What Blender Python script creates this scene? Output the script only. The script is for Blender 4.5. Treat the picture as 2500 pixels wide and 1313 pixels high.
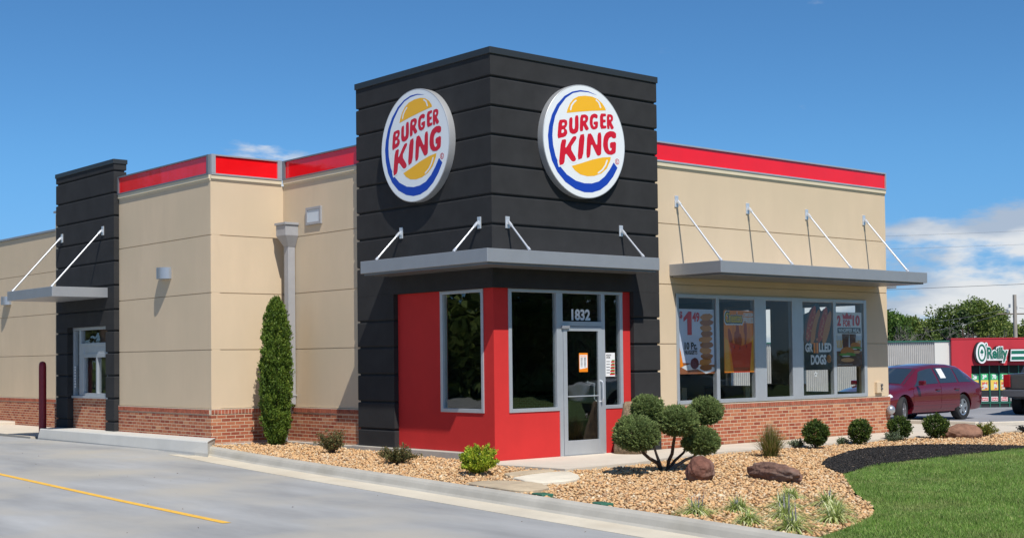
import bpy, bmesh, math, random
import numpy as np
from mathutils import Vector, Matrix
for o in list(bpy.data.objects): bpy.data.objects.remove(o)
SC = bpy.context.scene
COL = SC.collection
R = math.radians
# ------------------------------------------------------------------ camera
cd = bpy.data.cameras.new("camera"); cam = bpy.data.objects.new("camera", cd); COL.objects.link(cam)
rt = Vector((0.75592922, -0.65455283, -0.01147254)); fw = Vector((0.6545451, 0.75536944, 0.03142806)); up = rt.cross(fw)
M = Matrix((rt, up, -fw)).transposed().to_4x4(); M.translation = Vector((-14.53518631, -17.26149957, 1.67825215))
cam.matrix_world = M
cd.sensor_width = 36; cd.lens = 36*3316.34/2500; cd.shift_y = (775.72-656.5)/2500
cd.clip_start = .1; cd.clip_end = 3000
SC.camera = cam
# ------------------------------------------------------------------ light
SUNV = Vector((-.48, -1.26, 1.80)).normalized()
sl = bpy.data.lights.new("sun", 'SUN'); sl.energy = 4.9; sl.angle = R(.5); sl.color = (1, .955, .88)
so = bpy.data.objects.new("sun", sl); COL.objects.link(so); so.rotation_euler = (SUNV).to_track_quat('Z', 'Y').to_euler(); so.location = (0, 0, 40)
W = bpy.data.worlds.new("World"); SC.world = W; W.use_nodes = True
nt = W.node_tree; nt.nodes.clear()
def wn(t, **k):
    n = nt.nodes.new(t)
    for a, b in k.items(): setattr(n, a, b)
    return n
sky = wn('ShaderNodeTexSky', sky_type='NISHITA', sun_disc=False, sun_elevation=math.asin(SUNV.z), sun_rotation=math.atan2(SUNV.x, SUNV.y))
sky.altitude = 2200; sky.air_density = 1.0; sky.dust_density = .15; sky.ozone_density = 3.2
tc = wn('ShaderNodeTexCoord'); L = nt.links.new
tint = wn('ShaderNodeMix', data_type='RGBA', blend_type='MULTIPLY'); tint.inputs[0].default_value = 1; tint.inputs[7].default_value = (.76, 1.12, 1.27, 1)
L(sky.outputs[0], tint.inputs[6])
# real clouds of the sky: by direction only (noise stretched along the horizon)
mp = wn('ShaderNodeMapping'); mp.inputs['Scale'].default_value = (7, 7, 22); mp.inputs['Location'].default_value = (3.1, 1.7, .4); L(tc.outputs['Generated'], mp.inputs[0])
n1 = wn('ShaderNodeTexNoise'); n1.inputs['Scale'].default_value = 1.0; n1.inputs['Detail'].default_value = 7; n1.inputs['Roughness'].default_value = .58; L(mp.outputs[0], n1.inputs[0])
sep = wn('ShaderNodeSeparateXYZ'); L(tc.outputs['Generated'], sep.inputs[0])
def wmath(op, a, b=None, clamp=False):
    n = wn('ShaderNodeMath', operation=op, use_clamp=clamp)
    for i, v in ((0, a), (1, b)):
        if v is None: continue
        if isinstance(v, (int, float)): n.inputs[i].default_value = v
        else: L(v, n.inputs[i])
    return n.outputs[0]
def wramp(v, a, b, lo=0, hi=1):
    n = wn('ShaderNodeMapRange', interpolation_type='SMOOTHSTEP'); L(v, n.inputs[0])
    n.inputs[1].default_value = a; n.inputs[2].default_value = b; n.inputs[3].default_value = lo; n.inputs[4].default_value = hi
    return n.outputs[0]
z = sep.outputs[2]
tg = wn('ShaderNodeMix', data_type='RGBA'); L(wramp(z, -.02, .16), tg.inputs[0]); tg.inputs[6].default_value = (.43, .64, 1.02, 1); tg.inputs[7].default_value = (.64, 1.10, 1.36, 1); L(tg.outputs[2], tint.inputs[7])
dotv = wn('ShaderNodeVectorMath', operation='DOT_PRODUCT'); L(tc.outputs['Generated'], dotv.inputs[0]); dotv.inputs[1].default_value = (.880, .475, 0)
east = wramp(dotv.outputs['Value'], .93, .985)
thr = wmath('SUBTRACT', .66, wmath('MULTIPLY', wmath('MULTIPLY', wramp(z, .132, .085), wramp(z, .0, .05, .8, 1)), wmath('ADD', wmath('MULTIPLY', east, .225), .065)))
d2 = wn('ShaderNodeVectorMath', operation='DOT_PRODUCT'); L(tc.outputs['Generated'], d2.inputs[0]); d2.inputs[1].default_value = (.525, .838, .150)
thr = wmath('SUBTRACT', thr, wmath('MULTIPLY', wramp(d2.outputs['Value'], .9962, .9995), wmath('MULTIPLY', wramp(z, .172, .150), .19)))
dens = wn('ShaderNodeMapRange', interpolation_type='SMOOTHSTEP'); L(n1.outputs[0], dens.inputs[0]); L(thr, dens.inputs[1]); L(wmath('ADD', thr, .13), dens.inputs[2])
mp2 = wn('ShaderNodeMapping'); mp2.inputs['Scale'].default_value = (9, 9, 30); mp2.inputs['Location'].default_value = (5, 2, .9); L(tc.outputs['Generated'], mp2.inputs[0])
n2 = wn('ShaderNodeTexNoise'); n2.inputs['Scale'].default_value = 1.0; n2.inputs['Detail'].default_value = 5; L(mp2.outputs[0], n2.inputs[0])
cc = wn('ShaderNodeMix', data_type='RGBA'); L(wramp(n2.outputs[0], .40, .60), cc.inputs[0]); cc.inputs[6].default_value = (5.2, 6.0, 7.2, 1); cc.inputs[7].default_value = (9.8, 9.8, 9.7, 1)
mx = wn('ShaderNodeMix', data_type='RGBA'); L(wmath('MULTIPLY', dens.outputs[0], .88), mx.inputs[0]); L(tint.outputs[2], mx.inputs[6]); L(cc.outputs[2], mx.inputs[7])
bg = wn('ShaderNodeBackground'); bg.inputs[1].default_value = .085; L(mx.outputs[2], bg.inputs[0])
L(bg.outputs[0], wn('ShaderNodeOutputWorld').inputs[0])
SC.view_settings.view_transform = 'Standard'; SC.view_settings.look = 'None'; SC.view_settings.exposure = 0; SC.view_settings.gamma = 1
SC.render.engine = 'CYCLES'
try:
    SC.cycles.transparent_max_bounces = 16; SC.cycles.max_bounces = 8
except Exception: pass
# ------------------------------------------------------------------ materials
MATS = {}
def mat(name, col, rough=.6, metal=0, spec=.5, noise=None, bump=None, attr=None, coat=0, emit=None, var=None):
    """noise=(scale, amount, detail[, stretch]) mottling; bump=(scale, dist); attr=[(pos,col)..] ramp over face attribute rnd"""
    if name in MATS: return MATS[name]
    m = bpy.data.materials.new(name); m.use_nodes = True; t = m.node_tree; b = t.nodes['Principled BSDF']; ln = t.links.new
    b.inputs['Base Color'].default_value = (*col, 1); b.inputs['Roughness'].default_value = rough; b.inputs['Metallic'].default_value = metal
    b.inputs['Specular IOR Level'].default_value = spec; b.inputs['Coat Weight'].default_value = coat; b.inputs['Coat Roughness'].default_value = .05
    cur = None
    tcn = t.nodes.new('ShaderNodeTexCoord')
    if attr:
        a = t.nodes.new('ShaderNodeAttribute'); a.attribute_name = 'rnd'
        r = t.nodes.new('ShaderNodeValToRGB'); ln(a.outputs['Fac'], r.inputs[0])
        el = r.color_ramp.elements
        while len(el) < len(attr): el.new(.5)
        for e, (p, c) in zip(el, attr): e.position = p; e.color = (*c, 1)
        cur = r.outputs[0]
    if noise:
        mpn = t.nodes.new('ShaderNodeMapping'); ln(tcn.outputs['Object'], mpn.inputs[0])
        if len(noise) > 3: mpn.inputs['Scale'].default_value = noise[3]
        if len(noise) > 4: mpn.inputs['Rotation'].default_value = noise[4]
        n = t.nodes.new('ShaderNodeTexNoise'); n.inputs['Scale'].default_value = noise[0]; n.inputs['Detail'].default_value = noise[2]; n.inputs['Roughness'].default_value = .62; ln(mpn.outputs[0], n.inputs[0])
        mr = t.nodes.new('ShaderNodeMapRange'); ln(n.outputs[0], mr.inputs[0]); mr.inputs[1].default_value = .3; mr.inputs[2].default_value = .7
        mr.inputs[3].default_value = 1-noise[1]; mr.inputs[4].default_value = 1+noise[1]
        vm = t.nodes.new('ShaderNodeVectorMath'); vm.operation = 'SCALE'; ln(mr.outputs[0], vm.inputs['Scale'])
        if cur: ln(cur, vm.inputs[0])
        else: vm.inputs[0].default_value = col
        cur = vm.outputs[0]
    if var:   # second tint (scale, colour, lo, hi)
        n = t.nodes.new('ShaderNodeTexNoise'); n.inputs['Scale'].default_value = var[0]; n.inputs['Detail'].default_value = 4; ln(tcn.outputs['Object'], n.inputs[0])
        mr = t.nodes.new('ShaderNodeMapRange'); ln(n.outputs[0], mr.inputs[0]); mr.inputs[1].default_value = var[2]; mr.inputs[2].default_value = var[3]
        mm = t.nodes.new('ShaderNodeMix'); mm.data_type = 'RGBA'; ln(mr.outputs[0], mm.inputs[0]); mm.inputs[7].default_value = (*var[1], 1)
        if cur: ln(cur, mm.inputs[6])
        else: mm.inputs[6].default_value = (*col, 1)
        cur = mm.outputs[2]
    if cur: ln(cur, b.inputs['Base Color'])
    if bump:
        n = t.nodes.new('ShaderNodeTexNoise'); n.inputs['Scale'].default_value = bump[0]; n.inputs['Detail'].default_value = 4; ln(tcn.outputs['Object'], n.inputs[0])
        bp = t.nodes.new('ShaderNodeBump'); bp.inputs['Distance'].default_value = bump[1]; bp.inputs['Strength'].default_value = .8; ln(n.outputs[0], bp.inputs['Height']); ln(bp.outputs[0], b.inputs['Normal'])
    if emit: b.inputs['Emission Color'].default_value = (*emit[0], 1); b.inputs['Emission Strength'].default_value = emit[1]
    MATS[name] = m; return m
def brick_mat(name, c1, c2, mortar):
    m = bpy.data.materials.new(name); m.use_nodes = True; t = m.node_tree; b = t.nodes['Principled BSDF']; ln = t.links.new
    tcn = t.nodes.new('ShaderNodeTexCoord'); s = t.nodes.new('ShaderNodeSeparateXYZ'); ln(tcn.outputs['Object'], s.inputs[0])
    a = t.nodes.new('ShaderNodeMath'); a.operation = 'ADD'; ln(s.outputs[0], a.inputs[0]); ln(s.outputs[1], a.inputs[1])
    cb = t.nodes.new('ShaderNodeCombineXYZ'); ln(a.outputs[0], cb.inputs[0]); ln(s.outputs[2], cb.inputs[1])
    br = t.nodes.new('ShaderNodeTexBrick'); ln(cb.outputs[0], br.inputs[0])
    br.inputs['Color1'].default_value = (0, 0, 0, 1); br.inputs['Color2'].default_value = (1, 1, 1, 1); br.inputs['Mortar'].default_value = (.5, .5, .5, 1)
    br.inputs['Scale'].default_value = 1; br.inputs['Brick Width'].default_value = .2032; br.inputs['Row Height'].default_value = .0677; br.inputs['Mortar Size'].default_value = .0068
    br.inputs['Mortar Smooth'].default_value = .2; br.inputs['Bias'].default_value = 0
    rp = t.nodes.new('ShaderNodeValToRGB'); ln(br.outputs['Color'], rp.inputs[0]); el = rp.color_ramp.elements
    el[0].position = 0; el[0].color = (*c1[0], 1); el[1].position = 1; el[1].color = (*c2, 1)
    for p, c in zip((.3, .55, .8), c1[1:]):
        e = el.new(p); e.color = (*c, 1)
    n = t.nodes.new('ShaderNodeTexNoise'); n.inputs['Scale'].default_value = 30; n.inputs['Detail'].default_value = 6; ln(tcn.outputs['Object'], n.inputs[0])
    mr = t.nodes.new('ShaderNodeMapRange'); ln(n.outputs[0], mr.inputs[0]); mr.inputs[3].default_value = .72; mr.inputs[4].default_value = 1.28
    vm = t.nodes.new('ShaderNodeVectorMath'); vm.operation = 'SCALE'; ln(rp.outputs[0], vm.inputs[0]); ln(mr.outputs[0], vm.inputs['Scale'])
    mm = t.nodes.new('ShaderNodeMix'); mm.data_type = 'RGBA'; ln(br.outputs['Fac'], mm.inputs[0]); ln(vm.outputs[0], mm.inputs[6]); mm.inputs[7].default_value = (*mortar, 1)
    ln(mm.outputs[2], b.inputs['Base Color']); b.inputs['Roughness'].default_value = .9; b.inputs['Specular IOR Level'].default_value = .2
    inv = t.nodes.new('ShaderNodeMath'); inv.operation = 'SUBTRACT'; inv.inputs[0].default_value = 1; ln(br.outputs['Fac'], inv.inputs[1])
    bp = t.nodes.new('ShaderNodeBump'); bp.inputs['Distance'].default_value = .006; ln(inv.outputs[0], bp.inputs['Height']); ln(bp.outputs[0], b.inputs['Normal'])
    return m
def glass_mat(name, tint, boost=.018):
    m = bpy.data.materials.new(name); m.use_nodes = True; t = m.node_tree; t.nodes.clear(); ln = t.links.new
    fr = t.nodes.new('ShaderNodeLayerWeight'); fr.inputs[0].default_value = .5                  # symmetric front / back, unlike Fresnel
    pw = t.nodes.new('ShaderNodeMath'); pw.operation = 'POWER'; ln(fr.outputs['Facing'], pw.inputs[0]); pw.inputs[1].default_value = 4
    mu = t.nodes.new('ShaderNodeMath'); mu.operation = 'MULTIPLY_ADD'; mu.use_clamp = True; ln(pw.outputs[0], mu.inputs[0]); mu.inputs[1].default_value = .9; mu.inputs[2].default_value = boost
    tr = t.nodes.new('ShaderNodeBsdfTransparent'); tr.inputs[0].default_value = (*tint, 1)
    gl = t.nodes.new('ShaderNodeBsdfGlossy'); gl.inputs['Roughness'].default_value = .004
    tcn = t.nodes.new('ShaderNodeTexCoord'); n = t.nodes.new('ShaderNodeTexNoise'); n.inputs['Scale'].default_value = 1.1; ln(tcn.outputs['Object'], n.inputs[0])
    bp = t.nodes.new('ShaderNodeBump'); bp.inputs['Distance'].default_value = .004; ln(n.outputs[0], bp.inputs['Height']); ln(bp.outputs[0], gl.inputs['Normal'])
    mx = t.nodes.new('ShaderNodeMixShader'); ln(mu.outputs[0], mx.inputs[0]); ln(tr.outputs[0], mx.inputs[1]); ln(gl.outputs[0], mx.inputs[2])
    ln(mx.outputs[0], t.nodes.new('ShaderNodeOutputMaterial').inputs[0]); return m
BEIGE = mat('beige_stucco', (.65, .512, .355), .92, spec=.15, noise=(1.3, .05, 7, (1.6, 1.6, .45)), bump=(140, .0022), var=(.7, (.605, .485, .335), .35, .75))
TRIM = mat('beige_trim', (.66, .57, .41), .7, spec=.3, noise=(2, .04, 4))
BLACK = mat('charcoal_stucco', (.030, .030, .031), .85, spec=.25, noise=(2.5, .16, 7), bump=(140, .0022))
BLACKCAP = mat('charcoal_metal', (.028, .032, .034), .45, spec=.5)
REDW = mat('red_stucco', (.56, .030, .028), .8, spec=.25, noise=(2.2, .05, 6), bump=(140, .0018))
REDP = mat('red_panel', (.86, .008, .012), .14, spec=.6, noise=(1.2, .05, 3), bump=(.9, .035))
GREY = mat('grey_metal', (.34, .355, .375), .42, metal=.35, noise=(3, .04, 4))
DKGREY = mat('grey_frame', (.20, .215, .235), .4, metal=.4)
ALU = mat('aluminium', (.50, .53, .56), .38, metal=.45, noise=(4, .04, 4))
ZINC = mat('galvanised_rod', (.72, .74, .76), .3, metal=.5)
PIPE = mat('downspout_grey', (.345, .345, .355), .55, spec=.4, noise=(5, .05, 4))
LAMP = mat('lamp_silver', (.42, .44, .47), .35, metal=.6)
GLASS = glass_mat('window_glass', (.965, .975, .97)); GLASS_D = glass_mat('entrance_glass', (.86, .89, .88), boost=.085)
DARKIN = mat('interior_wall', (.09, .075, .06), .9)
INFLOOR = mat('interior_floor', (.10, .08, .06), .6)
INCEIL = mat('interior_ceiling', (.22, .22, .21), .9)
WHITE = mat('white_paint', (.80, .80, .79), .5)
BRK = brick_mat('brick', [(.27, .07, .04), (.37, .105, .058), (.46, .17, .085), (.40, .125, .065)], (.54, .26, .14), (.64, .49, .34))
BRKCAP = mat('brick_cap', (.33, .09, .055), .9, spec=.2, noise=(25, .3, 5))
MORT = mat('mortar', (.50, .38, .26), .9)
CONC = mat('concrete', (.45, .42, .37), .85, spec=.3, noise=(2.2, .12, 9), bump=(60, .002), var=(.9, (.54, .48, .37), .5, .72))
WALK = mat('walk_concrete', (.60, .535, .44), .85, spec=.3, noise=(1.6, .07, 9), bump=(70, .0015))
CURBM = mat('curb_concrete', (.45, .425, .37), .85, spec=.3, noise=(1.5, .14, 9), bump=(60, .002), var=(.6, (.33, .30, .23), .55, .8))
GUTM = mat('gutter_concrete', (.60, .54, .43), .85, spec=.3, noise=(1.2, .10, 9), bump=(60, .002), var=(.45, (.50, .42, .31), .5, .8))
PAVE = mat('driveway_concrete', (.33, .332, .328), .8, spec=.3, noise=(.75, .27, 12, (1, .28, 1), (0, 0, R(-8))), bump=(55, .002), var=(.45, (.41, .385, .335), .46, .68))
LOT = mat('lot_asphalt', (.27, .27, .28), .85, spec=.3, noise=(.5, .15, 9))
YEL = mat('yellow_paint', (.80, .46, .06), .7, noise=(9, .14, 8))
# ------------------------------------------------------------------ mesh helpers
class MB:
    def __init__(s): s.v = []; s.f = []; s.m = []; s.cur = 0
    def add(s, vs, fs):
        o = len(s.v); s.v += [tuple(v) for v in vs]
        for f in fs: s.f.append(tuple(i+o for i in f)); s.m.append(s.cur)
        return s
    def box(s, x0, x1, y0, y1, z0, z1):
        return s.add([(x0, y0, z0), (x1, y0, z0), (x1, y1, z0), (x0, y1, z0), (x0, y0, z1), (x1, y0, z1), (x1, y1, z1), (x0, y1, z1)],
                     [(0, 3, 2, 1), (4, 5, 6, 7), (0, 1, 5, 4), (1, 2, 6, 5), (2, 3, 7, 6), (3, 0, 4, 7)])
    def prism(s, pts, z0, z1):
        n = len(pts); g = (lambda a, x, y: a(x, y) if callable(a) else a)
        return s.add([(x, y, g(z0, x, y)) for x, y in pts]+[(x, y, g(z1, x, y)) for x, y in pts],
                     [tuple(range(n-1, -1, -1)), tuple(range(n, 2*n))]+[(i, (i+1) % n, n+(i+1) % n, n+i) for i in range(n)])
    def rings(s, rings, cap=True):
        n = len(rings[0]); k = len(rings); vs = [p for r in rings for p in r]; fs = []
        for j in range(k-1):
            for i in range(n): fs.append((j*n+i, j*n+(i+1) % n, (j+1)*n+(i+1) % n, (j+1)*n+i))
        if cap: fs += [tuple(range(n-1, -1, -1)), tuple((k-1)*n+i for i in range(n))]
        return s.add(vs, fs)
    def tube(s, pts, r, n=10, cap=True):
        rs = r if isinstance(r, (list, tuple)) else [r]*len(pts); P = [Vector(p) for p in pts]; rings = []
        for i, p in enumerate(P):
            d = (P[min(i+1, len(P)-1)]-P[max(i-1, 0)]).normalized()
            a = d.cross(Vector((0, 0, 1)) if abs(d.z) < .9 else Vector((1, 0, 0))).normalized(); b = d.cross(a)
            rings.append([tuple(p+(a*math.cos(2*math.pi*k/n)+b*math.sin(2*math.pi*k/n))*rs[i]) for k in range(n)])
        return s.rings(rings, cap)
    def build(s, name, mats, parent=None, smooth=False, bevel=0, loc=None):
        me = bpy.data.meshes.new(name); me.from_pydata(s.v, [], s.f)
        for m in (mats if isinstance(mats, (list, tuple)) else [mats]): me.materials.append(m)
        me.polygons.foreach_set('material_index', s.m)
        bm = bmesh.new(); bm.from_mesh(me); bmesh.ops.recalc_face_normals(bm, faces=bm.faces); bm.to_mesh(me); bm.free()
        if smooth:
            me.polygons.foreach_set('use_smooth', [True]*len(me.polygons))
            if smooth != 'all': me.set_sharp_from_angle(angle=R(38))
        o = bpy.data.objects.new(name, me); COL.objects.link(o)
        if parent: o.parent = parent
        if loc: o.location = loc
        if bevel:
            b = o.modifiers.new('bevel', 'BEVEL'); b.width = bevel; b.segments = 2; b.limit_method = 'ANGLE'
        return o
def tag(o, label=None, cat=None, group=None, kind=None):
    for k, v in (('label', label), ('category', cat), ('group', group), ('kind', kind)):
        if v: o[k] = v
    return o
def thing(name, label, cat, loc=(0, 0, 0), rz=0, group=None):
    o = bpy.data.objects.new(name, None); COL.objects.link(o); o.location = loc; o.rotation_euler = (0, 0, rz); o.empty_display_size = .2
    return tag(o, label, cat, group)
def copy_tree(o, parent=None):
    c = o.copy(); COL.objects.link(c); c.parent = parent
    for ch in list(o.children):
        copy_tree(ch, c)
    return c
def npmesh(name, V, F, mats, attr=None, parent=None, smooth=False, midx=None):
    """V (N,3) float, F (M,k) int; attr per-face value"""
    me = bpy.data.meshes.new(name); k = F.shape[1]
    me.vertices.add(len(V)); me.vertices.foreach_set('co', V.astype(np.float32).ravel())
    me.loops.add(F.size); me.loops.foreach_set('vertex_index', F.astype(np.int32).ravel())
    me.polygons.add(len(F)); me.polygons.foreach_set('loop_start', np.arange(0, F.size, k, dtype=np.int32))
    for m in (mats if isinstance(mats, (list, tuple)) else [mats]): me.materials.append(m)
    if midx is not None: me.polygons.foreach_set('material_index', midx.astype(np.int32))
    if smooth: me.polygons.foreach_set('use_smooth', np.ones(len(F), bool))
    me.update(calc_edges=True)
    if attr is not None:
        a = me.attributes.new('rnd', 'FLOAT', 'FACE'); a.data.foreach_set('value', attr.astype(np.float32))
    o = bpy.data.objects.new(name, me); COL.objects.link(o)
    if parent: o.parent = parent
    return o
def inpoly(P, poly):
    x, y = P[:, 0], P[:, 1]; c = np.zeros(len(P), bool); n = len(poly)
    for i in range(n):
        x1, y1 = poly[i]; x2, y2 = poly[(i+1) % n]
        k = (y1 > y) != (y2 > y); c ^= k & (x < (x2-x1)*(y-y1)/((y2-y1) or 1e-9)+x1)
    return c
# ------------------------------------------------------------------ terrain
def Zr(x, y):                                                        # driveway surface
    return 0.0 if y > 8 else (-.13+.01625*y if y > 0 else -.13+.012*max(y, -12))
def G(x, y):                                                         # bed, lawn and walk level
    if y < 0: return .012*max(y, -12)
    return .01625*min(y, 8) if x < 3 else 0.0
def far(x, y):
    s = (x+14.5)*.655+(y+17.3)*.756
    return -max(0, min(s-44, 40))*.0415
def sheet(name, pts, zf, m, lift=0, step=1.0, kind='structure'):
    """polygon draped over zf, cut into y strips"""
    bm = bmesh.new(); bm.faces.new([bm.verts.new((x, y, 0)) for x, y in pts])
    ys = [p[1] for p in pts]; xs = [p[0] for p in pts]
    for a, (lo, hi), nrm in ((1, (min(ys), max(ys)), (0, 1, 0)), (0, (min(xs), max(xs)), (1, 0, 0))):
        v = math.floor(lo/step)*step+step
        while v < hi:
            co = (0, v, 0) if a else (v, 0, 0)
            bmesh.ops.bisect_plane(bm, geom=bm.verts[:]+bm.edges[:]+bm.faces[:], plane_co=co, plane_no=nrm); v += step
    for v in bm.verts: v.co.z = zf(v.co.x, v.co.y)+lift
    bmesh.ops.recalc_face_normals(bm, faces=bm.faces)
    for f in bm.faces:
        if f.normal.z < 0: f.normal_flip()
    me = bpy.data.meshes.new(name); bm.to_mesh(me); bm.free(); me.materials.append(m)
    o = bpy.data.objects.new(name, me); COL.objects.link(o); o['kind'] = kind; return o
GRD = mat('ground_soil', (.10, .115, .05), .95, noise=(.3, .3, 9))
bm = bmesh.new(); bmesh.ops.create_grid(bm, x_segments=120, y_segments=120, size=1)
for v in bm.verts:
    r = max(abs(v.co.x), abs(v.co.y)); s = 60+900*max(0, r-.35)**2.2 if r > .35 else 60*1
    x, y = v.co.x*s*1.6+10, v.co.y*s*1.6+5; v.co = (x, y, far(x, y)-.35)
me = bpy.data.meshes.new('ground'); bm.to_mesh(me); bm.free(); me.materials.append(GRD)
gr = bpy.data.objects.new('ground', me); COL.objects.link(gr); gr['kind'] = 'structure'
CURB = [(-1.86, 6.45), (-1.93, 5.6), (-2.12, 4.2), (-2.27, 2.8), (-2.44, 1.0), (-2.62, -1), (-2.83, -3), (-3.05, -5), (-3.30, -7.5), (-3.48, -9), (-3.85, -12), (-4.6, -18), (-5.6, -26)]
def offs(path, d):
    out = []
    for i, p in enumerate(path):
        a = Vector(path[max(i-1, 0)]); b = Vector(path[min(i+1, len(path)-1)]); t = (b-a).normalized(); out.append((p[0]+t.y*d, p[1]-t.x*d))
    return out
# curb with gutter: profile swept along the bed edge (d<0 = towards driveway)
prof = [(.0, lambda x, y: G(x, y)-.25), (.0, lambda x, y: G(x, y)+.012), (.015, lambda x, y: G(x, y)+.022), (.11, lambda x, y: G(x, y)+.018), (.145, lambda x, y: G(x, y)+.002), (.17, lambda x, y: G(x, y)-.03),
        (.20, lambda x, y: Zr(x, y)+.035), (.235, lambda x, y: Zr(x, y)+.008), (.30, lambda x, y: Zr(x, y)-.006), (.74, lambda x, y: Zr(x, y)+.006), (.745, lambda x, y: Zr(x, y)-.2)]
def dense(path, n=6):
    out = []
    for i in range(len(path)-1):
        p0 = Vector(path[max(i-1, 0)]); p1 = Vector(path[i]); p2 = Vector(path[i+1]); p3 = Vector(path[min(i+2, len(path)-1)])
        for k in range(n):
            t = k/n; out.append(tuple(.5*((2*p1)+(p2-p0)*t+(2*p0-5*p1+4*p2-p3)*t*t+(3*p1-p0-3*p2+p3)*t**3)))
    return out+[path[-1]]
CD = dense(CURB); side = -1 if offs(CD, .5)[5][0] > CD[5][0] else 1
mb = MB(); rows = []
for d, zf in prof:
    rows.append([(x, y, zf(x, y)) for x, y in offs(CD, side*d)])
n = len(CD)
for j in range(len(prof)-1):
    mb.cur = 0 if j < 7 else 1
    mb.add(rows[j]+rows[j+1], [(i, i+1, n+i+1, n+i) for i in range(n-1)])
mb.cur = 0; mb.add([r[0] for r in rows], [tuple(range(len(rows)))])
tag(mb.build('curb', [CURBM, GUTM], smooth=True), kind='structure')
GE = offs(CD, side*.735)
sheet('driveway', [(-60, 60), (-2.9, 60), (-2.3, 14.5), (-2.2, 6.1)]+GE[3:]+[(-6, -40), (-60, -40)], Zr, PAVE, 0, 2.0)
o = sheet('parking_lot', [(14.9, 60), (15.0, 2.2), (15.2, -.2), (17, -1.2), (90, -1.2), (90, 60)], lambda x, y: far(x, y), LOT, -.004, 3.0)
# stall and yellow lines
mb = MB()
p = [(-6.38, 4.8), (-6.66, -2.95)]
mb.add([(-6.33, 9, Zr(0, 9)+.004), (-6.21, 9, Zr(0, 9)+.004), (-6.28, 4.8, Zr(0, 4.8)+.004), (-6.44, 4.8, Zr(0, 4.8)+.004)], [])
V = []
for i in range(13):
    t = i/12; y = 9-12.1*t; x = -6.28-.40*((9-y)/12.1); V += [(x-.055, y, Zr(0, y)+.004), (x+.055, y, Zr(0, y)+.004)]
mb = MB(); mb.add(V, [(2*i, 2*i+1, 2*i+3, 2*i+2) for i in range(12)])
tag(mb.build('lane_line', YEL), kind='structure')
mb = MB()                                                            # white stall lines and light concrete strip by the far lot
for x in (19.5, 22.3, 25.1, 27.9): mb.box(x, x+.1, 6.5, 11.5, .001+far(x, 9), .004+far(x, 9))
tag(mb.build('stall_lines', WHITE), kind='structure')
# entrance walk and side walk
WALKP = [(-.34, -.5), (-.27, -1.2), (-.22, -1.95), (.5, -1.93), (1.5, -1.85), (2.6, -1.52), (4.4, -1.25), (8, -1.35), (11, -1.25), (12.2, -1.75), (14.1, -1.75), (17, -2.3), (17.3, -1.7), (15.6, -.9), (14.98, .2), (14.95, 14), (11.3, 14), (11.3, .02), (4.1, .02), (3.4, .09), (.05, .09), (-.34, .05)]
mb = MB(); mb.prism(WALKP, -.3, .008); tag(mb.build('sidewalk', WALK), kind='structure')
mb = MB(); mb.box(14.98, 15.14, 0, 14, -.3, .10); mb.prism([(15.14, 0), (15.14, -.1), (17.4, -1.25), (40, -1.25), (40, -1.1), (17.45, -1.1)], -.3, .09)
tag(mb.build('lot_curb', WALK, bevel=.02), kind='structure')
# bed soil, lawn, mulch
LAWN_E = [(-3.48, -9.0), (-2.9, -8.86), (-2.35, -8.7), (-1.85, -8.52), (-1.39, -8.28), (-.9, -7.97), (-.42, -7.55), (.05, -7.1), (.5, -6.7), (1.0, -6.3), (1.75, -5.7), (2.44, -5.15)]
MUL_T = [(2.44, -5.15), (2.9, -4.6), (3.55, -3.95), (4.4, -3.42), (5.48, -2.93), (6.2, -2.62), (6.83, -2.48), (7.4, -2.42), (7.91, -2.5), (8.4, -2.6), (8.85, -2.85), (9.25, -3.4), (9.6, -4.1), (10.4, -4.9), (12, -5.6)]
MUL_B = [(12, -5.75), (10.2, -5.1), (9.4, -4.5), (8.8, -4.35), (7.7, -4.42), (6.6, -4.5), (5.29, -4.48), (3.88, -4.68), (2.96, -4.98)]
BED = [p for p in CURB if p[1] >= -9]+LAWN_E[1:]+MUL_T[1:]+[(17, -7), (24, -8), (24, -4), (17.2, -2.35), (14.1, -1.8), (12.2, -1.8), (11, -1.3), (8, -1.4), (4.4, -1.3), (2.6, -1.57), (1.5, -1.9), (.5, -1.98), (-.25, -2.0), (-.32, -1.2), (-.36, -.3), (-.1, .2), (-.1, 6.55), (-1.5, 6.55)]
SOIL = mat('bed_soil', (.30, .20, .11), .95, noise=(18, .4, 6))
sheet('gravel_bed', BED, G, SOIL, -.035, 2.0)
MULM = mat('mulch_base', (.012, .011, .012), .95)
sheet('mulch_bed', MUL_T+MUL_B, G, MULM, -.012, 2.0)
LAWN = LAWN_E+[(2.96, -4.98)]+MUL_B[::-1][1:]+[(17, -7.05), (24, -8.05), (60, -9), (60, -40), (-6.4, -40), (-5.6, -26), (-4.6, -18), (-3.85, -12)]
LAWNM = mat('lawn_base', (.10, .16, .035), .95, noise=(1.2, .25, 9), var=(.5, (.14, .15, .05), .58, .8))
sheet('lawn', LAWN, G, LAWNM, -.004, 3.0)
sheet('verge', [(24.02, -8), (24.02, -4), (17.4, -2.4), (17.6, -1.9), (40, -1.3), (90, -1.3), (90, -9), (60, -8.98)], G, LAWNM, -.02, 4.0)
rng = np.random.default_rng(7)
Gv = np.vectorize(G)
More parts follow.
